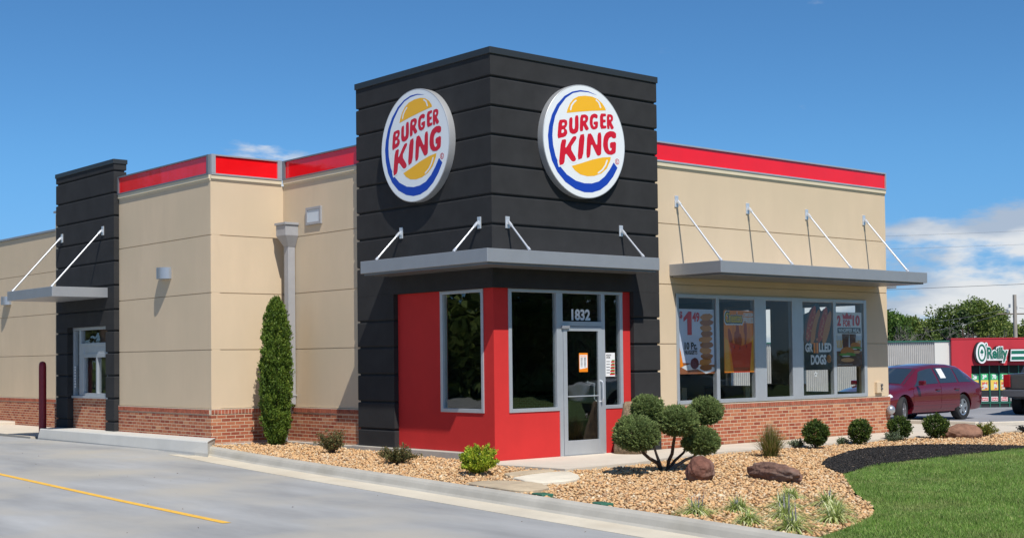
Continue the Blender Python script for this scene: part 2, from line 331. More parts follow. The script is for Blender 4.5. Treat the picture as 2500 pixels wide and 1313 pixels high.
# river stones
phi = (1+5**.5)/2
ICO = np.array([(-1, phi, 0), (1, phi, 0), (-1, -phi, 0), (1, -phi, 0), (0, -1, phi), (0, 1, phi), (0, -1, -phi), (0, 1, -phi), (phi, 0, -1), (phi, 0, 1), (-phi, 0, -1), (-phi, 0, 1)])/math.hypot(1, phi)
ICF = np.array([(0, 11, 5), (0, 5, 1), (0, 1, 7), (0, 7, 10), (0, 10, 11), (1, 5, 9), (5, 11, 4), (11, 10, 2), (10, 7, 6), (7, 1, 8), (3, 9, 4), (3, 4, 2), (3, 2, 6), (3, 6, 8), (3, 8, 9), (4, 9, 5), (2, 4, 11), (6, 2, 10), (8, 6, 7), (9, 8, 1)])
def scatter(poly, n, dens=None):
    xs = [p[0] for p in poly]; ys = [p[1] for p in poly]
    P = np.c_[rng.uniform(min(xs), max(xs), n), rng.uniform(min(ys), max(ys), n)]; P = P[inpoly(P, poly)]
    if dens is not None: P = P[rng.random(len(P)) < dens(P)]
    return P
def rotmats(n):
    q = rng.normal(size=(n, 4)); q /= np.linalg.norm(q, axis=1)[:, None]; w, x, y, z = q.T
    return np.stack([1-2*(y*y+z*z), 2*(x*y-z*w), 2*(x*z+y*w), 2*(x*y+z*w), 1-2*(x*x+z*z), 2*(y*z-x*w), 2*(x*z-y*w), 2*(y*z+x*w), 1-2*(x*x+y*y)], 1).reshape(n, 3, 3)
def stones(name, P, zc, s, m, flat=.62):
    n = len(P); sc = np.c_[s*rng.uniform(.8, 1.45, n), s*rng.uniform(.6, 1, n), s*rng.uniform(.4, flat+.1, n)]
    T = (ICO[None]*(1+rng.uniform(-.2, .2, (n, 12, 1))))*sc[:, None, :]
    a = rng.normal(0, .42, (n, 2)); th = rng.uniform(0, 6.283, n)
    cx, sx, cy, sy, cz, sz = np.cos(a[:, 0]), np.sin(a[:, 0]), np.cos(a[:, 1]), np.sin(a[:, 1]), np.cos(th), np.sin(th)
    X = T[:, :, 0]*cy[:, None]+T[:, :, 2]*sy[:, None]; Zz = -T[:, :, 0]*sy[:, None]+T[:, :, 2]*cy[:, None]; Y = T[:, :, 1]*cx[:, None]-Zz*sx[:, None]; Z2 = T[:, :, 1]*sx[:, None]+Zz*cx[:, None]
    V = np.stack([X*cz[:, None]-Y*sz[:, None]+P[:, 0:1], X*sz[:, None]+Y*cz[:, None]+P[:, 1:2], Z2+zc[:, None]], 2).reshape(-1, 3)
    F = (ICF[None]+12*np.arange(n)[:, None, None]).reshape(-1, 3)
    return npmesh(name, V, F, m, attr=np.repeat(rng.random(n), 20), smooth=True)
def camd(P): return (P[:, 0]+14.5)*.655+(P[:, 1]+17.3)*.756
GRAV = mat('river_stone', (.5, .4, .25), .75, spec=.3, noise=(40, .2, 4), attr=[(0, (.34, .19, .10)), (.15, (.58, .33, .15)), (.42, (.68, .42, .20)), (.7, (.64, .46, .26)), (.88, (.46, .29, .16)), (1, (.78, .64, .44))])
xy = scatter(BED, 190000, lambda P: np.clip(26/np.maximum(camd(P)-2, 1), .5, 1.2)**2*.62*((P[:, 0] < 15.5)))
gz = Gv(xy[:, 0], xy[:, 1])
o = stones('gravel', xy, gz-.022+rng.uniform(0, .028, len(xy)), rng.uniform(.015, .029, len(xy))*np.where(rng.random(len(xy)) < .12, 1.35, 1), GRAV)
tag(o, 'tan and cream river stones covering the planting bed', 'gravel', kind='stuff')
# black mulch chips
xy = scatter(MUL_T+MUL_B, 160000, lambda P: np.full(len(P), .5)); n = len(xy)
MULC = mat('mulch_chips', (.015, .013, .013), .8, attr=[(0, (.004, .004, .004)), (.8, (.018, .015, .013)), (.97, (.05, .04, .035)), (1, (.16, .12, .08))])
o = stones('mulch', xy, Gv(xy[:, 0], xy[:, 1])+rng.uniform(-.01, .022, n), rng.uniform(.010, .021, n), MULC, flat=.3)
tag(o, 'black shredded mulch in the curved bed above the lawn', 'mulch', kind='stuff')
# grass
def blades(name, P, base, h, w, m, lean=.5, parent=None, attr=None):
    n = len(P); th = rng.uniform(0, 6.283, n); d = np.c_[np.cos(th), np.sin(th)]; ph = rng.uniform(0, 6.283, n); ln = rng.uniform(0, lean, n)*h
    a = np.c_[P-d*w[:, None]/2, base]; b = np.c_[P+d*w[:, None]/2, base]; t = np.c_[P+np.c_[np.cos(ph), np.sin(ph)]*ln[:, None], base+h]
    V = np.stack([a, b, t], 1).reshape(-1, 3); return npmesh(name, V, np.arange(3*n).reshape(-1, 3), m, attr=rng.random(n) if attr is None else attr, parent=parent)
GRS = mat('grass_blades', (.1, .2, .03), .55, spec=.3, attr=[(0, (.08, .16, .025)), (.55, (.15, .265, .043)), (.85, (.22, .33, .07)), (1, (.36, .33, .15))], noise=(1.5, .26, 8), var=(.8, (.27, .29, .10), .53, .80))
vis = [(-4.2, -9.4), (-3.4, -9.0)]+LAWN_E[1:]+[(2.96, -4.98)]+MUL_B[::-1][1:]+[(16, -7), (22, -8), (22, -9), (6, -14), (-3, -14), (-4.1, -14)]
xy = scatter(vis, 1500000, lambda P: np.clip(15/np.maximum(camd(P), 8), .2, 1)**2)
n = len(xy); hh = rng.uniform(.022, .05, n)*(1+.3*np.sin(xy[:, 0]*2.1+1.3*np.cos(xy[:, 1]*1.7)))
tag(blades('grass', xy, Gv(xy[:, 0], xy[:, 1])-.006, hh, rng.uniform(.004, .009, n), GRS, 1.0), 'short mown green grass covering the lawn', 'grass', kind='stuff')
xy = scatter([(-14, -12), (-5, -12), (-3.4, -3), (-2.8, 6), (-4, 14), (-12, 14)], 150); n = len(xy)
o = stones('litter_specks', xy, np.array([Zr(a, b) for a, b in xy])+.001, rng.uniform(.004, .014, n), mat('speck', (.10, .085, .07), .9, attr=[(0, (.05, .045, .04)), (1, (.20, .15, .10))]), flat=.32)
tag(o, 'small dark leaf scraps and pebbles lying on the driveway', 'debris', kind='stuff')
# ------------------------------------------------------------------ RESTAURANT
B = thing('restaurant_building', 'single storey restaurant with black corner tower, beige stucco walls and brick base', 'building')
def rect(x0, x1, y0, y1, z, d=0): return [(x0+d, y0+d, z), (x1-d, y0+d, z), (x1-d, y1-d, z), (x0+d, y1-d, z)]
GRV = [.445, .95, 1.45, 1.95, 2.43, 2.90, 3.43, 3.96, 4.455, 4.957, 5.46, 5.945, 6.435]
def grooved(mb, x0, x1, y0, y1, z0, z1, gr=GRV, w=.017, c=.016, dep=.034):
    rs = [rect(x0, x1, y0, y1, z0)]
    for g in gr:
        if z0+.05 < g < z1-.05:
            rs += [rect(x0, x1, y0, y1, g-w-c), rect(x0, x1, y0, y1, g-w, c*.6), rect(x0, x1, y0, y1, g-w+.002, dep), rect(x0, x1, y0, y1, g+w-.002, dep), rect(x0, x1, y0, y1, g+w, c*.6), rect(x0, x1, y0, y1, g+w+c)]
    rs.append(rect(x0, x1, y0, y1, z1)); mb.rings(rs)
TX, TY = 4.05, 3.95
mb = MB(); grooved(mb, 0, TX, 0, TY, 2.905, 6.83)
tower = mb.build('tower', BLACK, B)
mb = MB(); mb.box(-.022, TX+.022, -.022, TY+.022, 6.815, 6.93); mb.build('tower_coping', BLACKCAP, tower, bevel=.008)
mb = MB(); grooved(mb, 3.36, TX, 0, .7, 0, 2.903); mb.build('pier', BLACK, B)
mb = MB(); grooved(mb, 0, .7, 2.80, TY, .13, 2.903); mb.build('pier', BLACK, B)
# red infill walls, openings for the windows and the door
def wall_y(mb, x0, x1, z0, z1, y, t, holes):
    """wall in plane y..y+t along x with rectangular holes (x0,x1,z0,z1)"""
    xs = sorted({x0, x1, *[h[0] for h in holes], *[h[1] for h in holes]})
    for a, b in zip(xs, xs[1:]):
        cut = sorted([(h[2], h[3]) for h in holes if h[0] <= a+1e-6 and h[1] >= b-1e-6]); zc = z0
        for lo, hi in cut:
            if lo > zc+1e-4: mb.box(a, b, y, y+t, zc, lo)
            zc = max(zc, hi)
        if z1 > zc+1e-4: mb.box(a, b, y, y+t, zc, z1)
def swap(mb0):   # mirror x<->y
    m2 = MB(); m2.add([(v[1], v[0], v[2]) for v in mb0.v], mb0.f); return m2
mb = MB(); wall_y(mb, .1, 3.36, 0, 2.903, .1, .15, [(.42, 3.16, .80, 2.90), (1.58, 2.70, 0, .80)]); mb.build('red_wall', REDW, B)
mb = MB(); wall_y(mb, .25, 2.80, .13, 2.903, .1, .15, [(.36, 1.54, .80, 2.90)]); swap(mb).build('red_wall', REDW, B)
# beige walls: boxes between grooves
BG = [.80, 1.96, 3.08, 4.22, 5.30]
def bwall(axis, a0, a1, p, t, holes=(), z0=.80, z1=5.30, sgn=1, name='wall'):
    mb = MB(); m2 = MB()
    zs = [z0]+[g for g in BG if z0+.01 < g < z1-.01]+[z1]
    for lo, hi in zip(zs, zs[1:]):
        hs = [(h[0], h[1], max(h[2], lo+.008), min(h[3], hi-.008)) for h in holes if h[2] < hi and h[3] > lo]
        hs = [h if (h[2] > lo+.0081) else (h[0], h[1], lo-1, h[3]) for h in hs]; hs = [h if (h[3] < hi-.0081) else (h[0], h[1], h[2], hi+1) for h in hs]
        wall_y(mb, a0, a1, lo+.008, hi-.008, p, .02*sgn, hs)
    wall_y(m2, a0+.002, a1-.002, z0, z1, p+.0201*sgn, t*sgn-.0201*sgn, [(h[0]-.001, h[1]+.001, h[2]-.001, h[3]+.001) for h in holes])
    mb.add(m2.v, m2.f)
    if axis == 'y': mb = swap(mb)
    return mb.build(name, BEIGE, B)
EX = 11.55; NY = 26.0
WIN = (4.60, 10.74, .815, 2.905)
bwall('x', TX+.001, EX, .1, .2, [WIN])
bwall('y', TY, 6.745, .1, .2)
bwall('x', -1.55+.02, .1, 6.745, .2)
bwall('y', 6.745, 10.87, -1.55, .2)
bwall('y', 14.03, 14.35, -1.55, .2, z1=5.32)
bwall('x', -1.53, .1, 14.35, -.2, z1=5.32)
bwall('y', 14.351, NY, .1, .2)
EH = [(.80, 2.42, .815, 2.905), (3.2, 4.6, .815, 2.905)]
bwall('y', .12, NY, EX, .2, EH, sgn=-1)
bwall('x', .1, EX, NY, .2, sgn=-1)
# bricks 2 cm proud of the stucco, rowlock course on top, mortar flashing
def bricks(axis, a0, a1, p, t, zb=-.1, ra=None):
    mb = MB(); mb.box(a0, a1, p, p+t, zb, .690)
    a0 = ra or a0; c = MB(); L_ = abs(a1-a0); k = max(1, round(L_/.0735)); w = L_/k; s = math.copysign(1, t)
    for i in range(k): c.box(a0+i*w+.0065, a0+(i+1)*w-.0065, p-.012*s, p+.06*s, .700, .782)
    q = MB(); q.box(a0+.001, a1-.001, p-.004*s, p+.06*s, .6905, .779); q.box(a0+.0005, a1-.0005, p-.007*s, p+.05*s, .783, .797)
    if axis == 'y': mb, c, q = swap(mb), swap(c), swap(q)
    o = mb.build('brick_base', BRK, B); c.build('rowlock_course', mat('rowlock_brick', (.36, .11, .065), .9, spec=.2, noise=(9, .34, 5)), o); q.build('cap_flashing', mat('cap_mortar', (.66, .56, .43), .8), o)
bricks('x', TX, EX+.02, .08, .15); bricks('y', TY, 6.725, .08, .15); bricks('x', -1.57, .08, 6.725, .15); bricks('y', 6.875, 10.87, -1.57, .15, ra=6.787)
bricks('y', 14.03, 14.37, -1.57, .15); bricks('y', 14.37, NY, .08, .15); bricks('y', .23, NY, EX+.02, -.15)
mb = MB()                                                            # concrete footing ledge along the west side
mb.box(-.09, .1, .42, 4.05, -.3, .128); mb.box(-.06, .08, 4.05, 6.6, -.3, .118); mb.box(-1.66, -.06, 6.58, 6.72, -.3, .118)
mb.build('footing', CONC, B, bevel=.01)
# beige cornice, red band with grey frame
def band(axis, a0, a1, p, z0, z1, s=1, posts=(), last=True):
    """p: outer plane; s: +1 when the building lies at +p"""
    c = MB(); c.box(a0, a1, p-.035*s, p+.25*s, z0-.09, z0-.012); c.box(a0, a1, p-.012*s, p+.25*s, z0-.125, z0-.0901)
    f = MB(); f.box(a0, a1, p-.05*s, p+.12*s, z0-.0119, z0+.018); f.box(a0, a1, p-.05*s, p+.12*s, z1-.028, z1); f.box(a0+.002, a1-.002, p+.06*s, p+.1199*s, z0+.0181, z1-.0281)
    for x0, x1 in posts: f.box(x0, x1, p-.052*s, p+.0599*s, z0+.0181, z1-.0281)
    r = MB(); r.box(a0+.003, a1-.003, p-.022*s, p+.055*s, z0+.0185, z1-.0285)
    if axis == 'y': c, f, r = swap(c), swap(f), swap(r)
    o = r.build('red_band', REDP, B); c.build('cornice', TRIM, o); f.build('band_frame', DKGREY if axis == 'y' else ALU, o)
band('x', TX, EX, .1, 5.385, 5.755, posts=[(EX-.035, EX)])
band('y', TY, 6.70, .1, 5.415, 5.80, posts=[(6.60, 6.70)])
band('x', -1.55+.0, .05, 6.745, 5.415, 5.81, posts=[(-1.55, -1.46), (-.05, .048)])
band('y', 6.75, 10.86, -1.55, 5.415, 5.80, posts=[(6.75, 6.81), (10.8, 10.86)])
band('y', .15, NY, EX, 5.385, 5.755, s=-1)
# low roof parapet coping on the north-west wall
mb = MB(); mb.box(.06, .32, 14.36, NY, 5.30, 5.36); mb.box(-1.59, -1.32, 13.99, 14.39, 5.32, 5.37); mb.box(-1.32, .06, 14.12, 14.39, 5.32, 5.37); mb.build('coping', GREY, B, bevel=.006)
mb = MB(); mb.box(.28, EX-.22, .3, NY-.2, 4.9, 5.1); mb.box(-1.35, .28, 6.95, 14.1, 4.9, 5.1); mb.build('roof', mat('roof_membrane', (.5, .5, .48), .9), B)
# interior shell
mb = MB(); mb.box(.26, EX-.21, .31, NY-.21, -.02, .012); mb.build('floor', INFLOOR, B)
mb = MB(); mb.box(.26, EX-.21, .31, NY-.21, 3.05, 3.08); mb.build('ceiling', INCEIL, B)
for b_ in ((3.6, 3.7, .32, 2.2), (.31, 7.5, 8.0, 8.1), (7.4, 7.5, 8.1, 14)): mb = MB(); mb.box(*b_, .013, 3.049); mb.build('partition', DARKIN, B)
# entrance storefront: frame members with glass
def storefront(name, members, panes, parent=B, axis='x', p=.08, dep=.11, m=ALU, gm=None, gy=.05):
    mb = MB()
    for i, (x0, x1, z0, z1) in enumerate(members): mb.box(x0, x1, p+.0007*i, p+dep-.0007*i, z0, z1)
    g = MB()
    for x0, x1, z0, z1 in panes: g.box(x0-.008, x1+.008, p+gy, p+gy+.012, z0-.008, z1+.008)
    if axis == 'y': mb, g = swap(mb), swap(g)
    o = mb.build(name, m, parent, bevel=.004)
    g.build('pane', gm or GLASS, o); return o
sf = storefront('window', [(.42, 3.16, 2.845, 2.90), (.42, .49, .80, 2.845), (.49, 1.58, .80, .862), (1.52, 1.665, .862, 2.845), (1.58, 1.665, .0, .862), (2.615, 2.70, 0, 2.845), (1.665, 2.615, 2.27, 2.355), (2.70, 3.09, .80, .862), (3.09, 3.16, .80, 2.845)],
                [(.49, 1.52, .862, 2.845), (1.665, 2.615, 2.355, 2.845), (2.70, 3.09, .862, 2.845)], gm=GLASS_D)
storefront('window', [(.36, 1.54, 2.845, 2.90), (.36, .42, .80, 2.845), (.42, 1.47, .80, .865), (1.47, 1.54, .80, 2.845)], [(.42, 1.47, .865, 2.845)], axis='y', gm=GLASS_D)
# door
D = MB(); p = .075
D.box(1.672, 1.76, p, p+.05, .02, 2.262); D.box(2.522, 2.608, p, p+.05, .02, 2.262); D.box(1.76, 2.522, p+.001, p+.049, 2.185, 2.262); D.box(1.76, 2.522, p+.001, p+.049, .02, .27); D.box(1.76, 2.522, p+.012, p+.03, 1.03, 1.05)
door = D.build('door', ALU, B, bevel=.004)
g = MB(); g.box(1.755, 2.527, p+.02, p+.03, .265, 2.19); g.build('pane', GLASS_D, door)
h = MB(); h.tube([(2.565, p, 1.30), (2.565, p-.05, 1.29), (2.565, p-.062, 1.25), (2.565, p-.062, .98), (2.565, p-.05, .94), (2.565, p, .93)], .014, 10); h.tube([(2.30, p+.05, 1.30), (2.30, p+.1, 1.28), (2.5, p+.1, 1.26), (2.5, p+.1, .98), (2.5, p+.05, .94)], .010, 8); h.build('handle', ZINC, door, smooth=True)
h = MB(); h.box(1.62, 1.80, p-.035, p-.001, 2.225, 2.28); h.build('closer', GREY, door, bevel=.006)
h = MB(); h.box(1.66, 2.62, p-.02, p+.12, .0085, .019); h.build('threshold', GREY, door)
# dining room windows (five lights in one long opening)
MW = []; PW = []
z0, z1 = .815, 2.905; xs = [(4.60, 4.665), (5.74, 5.83), (6.91, 6.99), (6.99, 7.20), (7.20, 7.27), (8.12, 8.19), (8.19, 8.39), (8.39, 8.47), (9.53, 9.63), (10.64, 10.74)]
for a, b in xs: MW.append((a, b, z0, z1))
MW += [(4.60, 6.99, 2.835, 2.905), (4.60, 6.99, .815, .885), (7.20, 8.19, 2.835, 2.905), (7.20, 8.19, .815, .885), (8.39, 10.74, 2.835, 2.905), (8.39, 10.74, .815, .885)]
PN = [(4.665, 5.74, .885, 2.835), (5.83, 6.91, .885, 2.835), (7.27, 8.12, .885, 2.835), (8.47, 9.53, .885, 2.835), (9.63, 10.64, .885, 2.835)]
ww = storefront('window', MW, PN, p=.075, gy=.018)
for a, b, *_ in EH:
    storefront('window', [(a, b, .815, .885), (a, b, 2.835, 2.905), (a, a+.07, .885, 2.835), (b-.07, b, .885, 2.835), ((a+b)/2-.04, (a+b)/2+.04, .885, 2.835)], [(a+.07, (a+b)/2-.04, .885, 2.835), ((a+b)/2+.04, b-.07, .885, 2.835)], axis='y', p=EX-.09)
# canopies: slab with silver fascia, darker soffit, rods
def rod(parent, a, b, r=.017, plate=None):
    mb = MB(); A_, B_ = Vector(a), Vector(b); d = (B_-A_).normalized(); mb.tube([A_, B_], r, 10)
    mb.tube([A_, A_+d*.10], r*1.5, 8); mb.tube([B_-d*.07, B_], r*1.4, 8)
    s = mb.build('rod', ZINC, parent, smooth=True)
    if plate is not None:
        mb = MB(); ax, w, hgt = plate
        x, y, z = a
        if ax == 'x': mb.box(x-w, x+w, 0+PL, PL-.02, z-hgt, z+hgt); mb.box(x-.012, x+.012, PL-.02, y, z-.035, z+.035)
        else: mb.box(PL-.02, PL, y-w, y+w, z-hgt, z+hgt); mb.box(x, PL-.02, y-.012, y+.012, z-.035, z+.035)
        mb.build('bracket', ZINC, s, bevel=.004)
k = .65; C0, C1 = 3.262, 3.482
mb = MB(); mb.prism([(-k, -k), (3.37, -k), (3.37, 0), (0, 0), (0, 2.90), (-k, 2.90)], C0, C1)
tc_ = mb.build('canopy', GREY, B, bevel=.006)
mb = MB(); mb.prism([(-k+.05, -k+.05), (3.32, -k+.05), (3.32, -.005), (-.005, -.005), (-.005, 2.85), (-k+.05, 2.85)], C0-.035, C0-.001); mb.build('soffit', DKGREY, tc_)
PL = 0.0
rod(tc_, (.337, -.05, 4.0), (.337, -k+.08, C1+.01), plate=('x', .045, .10)); rod(tc_, (3.05, -.05, 4.0), (3.05, -k+.08, C1+.01), plate=('x', .045, .10))
rod(tc_, (-.05, .316, 4.0), (-k+.08, .316, C1+.01), plate=('y', .045, .10)); rod(tc_, (-.05, 2.53, 4.0), (-k+.08, 2.53, C1+.01), plate=('y', .045, .10))
mb = MB(); mb.box(4.444, 11.18, -1.16, .1, 3.235, 3.452); rc = mb.build('canopy', GREY, B, bevel=.006)
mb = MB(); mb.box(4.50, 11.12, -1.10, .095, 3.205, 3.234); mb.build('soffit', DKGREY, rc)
PL = .1
for x in (4.66, 6.76, 8.68, 10.72): rod(rc, (x, .05, 4.655), (x, -1.0, 3.46), r=.020, plate=('x', .05, .11))
mb = MB(); mb.box(EX, EX+1.0, .5, 7.2, 3.235, 3.452); mb.build('canopy', GREY, B, bevel=.006)
# drive-through pylon: legs, head, window, canopy
PX = -1.67
mb = MB(); grooved(mb, PX, -1.375, 10.872, 14.03, 2.56, 6.10); py = mb.build('pylon', BLACK, B)
mb = MB(); mb.box(PX-.02, -1.355, 10.852, 14.05, 6.10, 6.20); mb.build('pylon_coping', BLACKCAP, py, bevel=.008)
mb = MB(); grooved(mb, PX, -1.375, 10.872, 11.31, .21, 2.559); mb.build('pier', BLACK, B)
mb = MB(); grooved(mb, PX, -1.375, 13.38, 14.03, .21, 2.559); mb.build('pier', BLACK, B)
mb = MB(); mb.box(11.31, 13.38, PX+.14, PX+.3, .21, .93); o = swap(mb).build('brick_base', BRK, B)
mb = MB(); mb.box(11.315, 13.375, PX+.09, PX+.3, .931, .99); swap(mb).build('sill', ALU, o, bevel=.004)
storefront('window', [(11.31, 13.375, 2.49, 2.558), (11.31, 11.39, .991, 2.49), (13.295, 13.375, .991, 2.49), (12.93, 13.03, .991, 2.49), (11.39, 12.93, 2.13, 2.19), (11.39, 12.93, 1.86, 1.95), (11.39, 12.93, .991, 1.05), (12.05, 12.12, 1.05, 1.86), (12.78, 12.93, 1.05, 2.13), (11.39, 11.52, 1.05, 1.86)],
           [(13.03, 13.295, .991, 2.49), (11.39, 12.93, 2.19, 2.49), (11.52, 12.05, 1.05, 1.86), (12.12, 12.78, 1.05, 1.86)], axis='y', p=PX+.13)
mb = MB(); mb.box(11.39, 12.93, PX+.15, PX+.2, 1.95, 2.13); swap(mb).build('panel', ALU, B)
mb = MB(); mb.box(11.31, 13.38, PX+.6, PX+.75, .21, 2.559); swap(mb).build('partition', DARKIN, B)
mb = MB(); mb.box(-2.93, PX, 11.19, 13.76, 3.17, 3.385); pc = mb.build('canopy', GREY, B, bevel=.006)
PL = PX
for y in (13.66, 11.42): rod(pc, (PX-.05, y, 4.66), (-2.85, y, 3.39), r=.018, plate=('y', .05, .10))
# wall lamps: half-cylinder up and down lights
def lamp(x, y, z):
    mb = MB(); rs = []
    for zz, r in ((z-.12, .19), (z-.115, .205), (z+.115, .205), (z+.12, .19)):
        rs.append([(x-r*math.sin(a), y+r*math.cos(a)*1.05, zz) for a in [math.pi*i/16 for i in range(17)]])
    mb.rings(rs); mb.build('wall_lamp', LAMP, B, smooth=True)
lamp(-1.55, 8.62, 3.56); lamp(.1, 21.75, 3.56)
# downspout with leader head in the inner corner
P_ = MB(); P_.box(-.075, .085, 6.275, 6.43, .85, 4.02); ds = P_.build('downspout', PIPE, B, bevel=.006)
P_ = MB(); P_.rings([rect(-.075, .09, 6.27, 6.43, 4.02), rect(-.20, .099, 6.17, 6.53, 4.24), rect(-.20, .099, 6.17, 6.53, 4.45)]); P_.box(-.225, .0995, 6.145, 6.555, 4.451, 4.50); P_.build('leader_head', PIPE, ds, bevel=.004)
P_ = MB(); P_.tube([(0, 6.35, .86), (0, 6.34, .72), (-.14, 6.32, .60), (-.16, 6.32, .13)], .07, 12); P_.build('lower_pipe', PIPE, ds, smooth=True)
P_ = MB(); P_.box(-.09, .099, 6.26, 6.445, 1.02, 1.05); P_.build('strap', PIPE, ds)
# small high window, conduit box, wall bell lamp
mb = MB(); mb.box(5.29, 5.84, .06, .1, 4.415, 4.47); mb.box(5.29, 5.84, .061, .1, 4.71, 4.765); mb.box(5.29, 5.35, .06, .1, 4.47, 4.71); mb.box(5.78, 5.84, .06, .1, 4.47, 4.71); sw = swap(mb).build('vent_window', PIPE, B, bevel=.004)
mb = MB(); mb.box(5.35, 5.78, .075, .099, 4.47, 4.71); swap(mb).build('pane', mat('frosted_pane', (.55, .62, .68), .25), sw)
mb = MB(); mb.box(11.02, 11.26, .03, .1, .88, 1.12); cb = mb.build('meter_box', BEIGE, B, bevel=.006)
mb = MB(); mb.tube([(11.17, .03, 1.05), (11.17, .0, 1.05)], .03, 10); mb.tube([(11.17, .03, .97), (11.17, .0, .97)], .025, 10); mb.build('socket', mat('socket_grey', (.12, .12, .12), .6), cb)
mb = MB(); rs = [[(11.46+r*math.cos(a), yy, .50+r*math.sin(a)) for a in [2*math.pi*i/16 for i in range(16)]] for yy, r in ((.08, .05), (.02, .10), (-.03, .10), (-.07, .075), (-.09, .03))]; mb.rings(rs); mb.build('bell', LAMP, B, smooth=True)
mb = MB(); mb.box(7.95, 7.957, .076, .0795, 0, .69); mb.build('control_joint', MORT, B)
mb = MB(); mb.prism([(-1.93, 14.2), (-2.07, 6.4), (-2.2, 5.62), (-1.5, 6.73), (-1.5, 14.2)], .12, .215); mb.prism([(-2.24, 13.9), (-2.27, 6.35), (-2.26, 5.6), (-1.5, 6.72), (-1.5, 14.19)], -.3, .02)
mb = MB(); t_ = [(-2.17, 13.76), (-2.19, 6.5), (-2.20, 5.70), (-1.5, 6.7), (-1.5, 14.0)]; _ = [(-1.95, 14.2), (-2.09, 6.5), (-2.17, 5.75), (-1.5, 6.7), (-1.5, 14.2)]; b_ = [(-2.21, 13.78), (-2.235, 6.4), (-2.26, 5.58), (-1.5, 6.71), (-1.5, 14.2)]
mb.rings([[(x, y, -.3) for x, y in b_], [(x, y, .02) for x, y in b_], [(x, y, .215) for x, y in t_], [(x+.02, y+.01, .235) for x, y in t_]])
tag(mb.build('service_kerb', mat('kerb_concrete', (.56, .55, .51), .85, spec=.3, noise=(1.1, .08, 9), bump=(60, .002))), kind='structure')
mb = MB(); mb.box(-.9, .1, 21.2, NY, -.3, .12); tag(mb.build('kerb_step', WALK, bevel=.02), kind='structure')
mb = MB(); mb.prism([(-2.2, 14.25), (.07, 14.4), (.07, 26), (-1.2, 26), (-1.9, 19)], -.3, .03); tag(mb.build('side_apron', WALK), kind='structure')
# ------------------------------------------------------------------ round signs
LR = mat('sign_red', (.62, .008, .022), .3, spec=.5); LB = mat('sign_blue', (.012, .055, .40), .3); LY = mat('sign_yellow', (.90, .47, .015), .3); LW = mat('sign_white', (.80, .82, .82), .18, coat=.3)
SRIM = mat('sign_rim', (.52, .53, .54), .42, metal=.5)
AN = .72                                                             # thick stems, thinner bars
def capsule(mb, a, b, w, z, n=8):
    a = Vector(a); b = Vector(b); d = (b-a); L_ = d.length or 1e-6; d /= L_; q = Vector((-d.y, d.x)); pts = []
    th = math.atan2(d.y, d.x)
    for i in range(n+1): t = th-math.pi/2+math.pi*i/n; pts.append((b.x+math.cos(t)*w, b.y+math.sin(t)*w*AN, z))
    for i in range(n+1): t = th+math.pi/2+math.pi*i/n; pts.append((a.x+math.cos(t)*w, a.y+math.sin(t)*w*AN, z))
    mb.add(pts, [tuple(range(len(pts)))])
SW_OUT = [(0.294, 0.86), (0.097, 0.902), (-0.098, 0.9), (-0.292, 0.851), (-0.485, 0.75), (-0.665, 0.58), (-0.785, 0.394), (-0.858, 0.196), (-0.885, 0.021), (-0.865, -0.184), (-0.799, -0.402), (-0.673, -0.59), (-0.487, -0.748), (-0.25, -0.853), (-0.033, -0.895), (0.162, -0.884), (0.361, -0.825), (0.538, -0.714), (0.692, -0.558), (0.802, -0.396)]
SW_IN = [(0.294, 0.857), (0.097, 0.885), (-0.098, 0.873), (-0.28, 0.825), (-0.45, 0.719), (-0.602, 0.553), (-0.708, 0.376), (-0.765, 0.188), (-0.78, 0.031), (-0.766, -0.131), (-0.711, -0.316), (-0.612, -0.481), (-0.449, -0.615), (-0.236, -0.706), (-0.031, -0.736), (0.153, -0.725), (0.327, -0.676), (0.478, -0.575), (0.606, -0.44), (0.707, -0.305)]
BUNS = [([(-0.437, 0.458), (-0.417, 0.522), (-0.356, 0.634), (-0.27, 0.722), (-0.149, 0.784), (0.022, 0.815), (0.194, 0.818), (0.329, 0.788), (0.44, 0.726), (0.509, 0.653), (0.528, 0.61), (0.189, 0.565), (-0.129, 0.514)], [[(-0.341, 0.53), (-0.316, 0.603), (-0.266, 0.661), (-0.21, 0.703)], [(0.292, 0.766), (0.353, 0.733), (0.394, 0.649)]]), ([(-0.334, -0.457), (-0.121, -0.395), (0.173, -0.302), (0.422, -0.241), (0.636, -0.213), (0.622, -0.277), (0.531, -0.428), (0.392, -0.529), (0.217, -0.588), (0.045, -0.607), (-0.125, -0.589), (-0.256, -0.529)], [[(0.317, -0.526), (0.418, -0.464), (0.494, -0.378), (0.541, -0.284)]])]
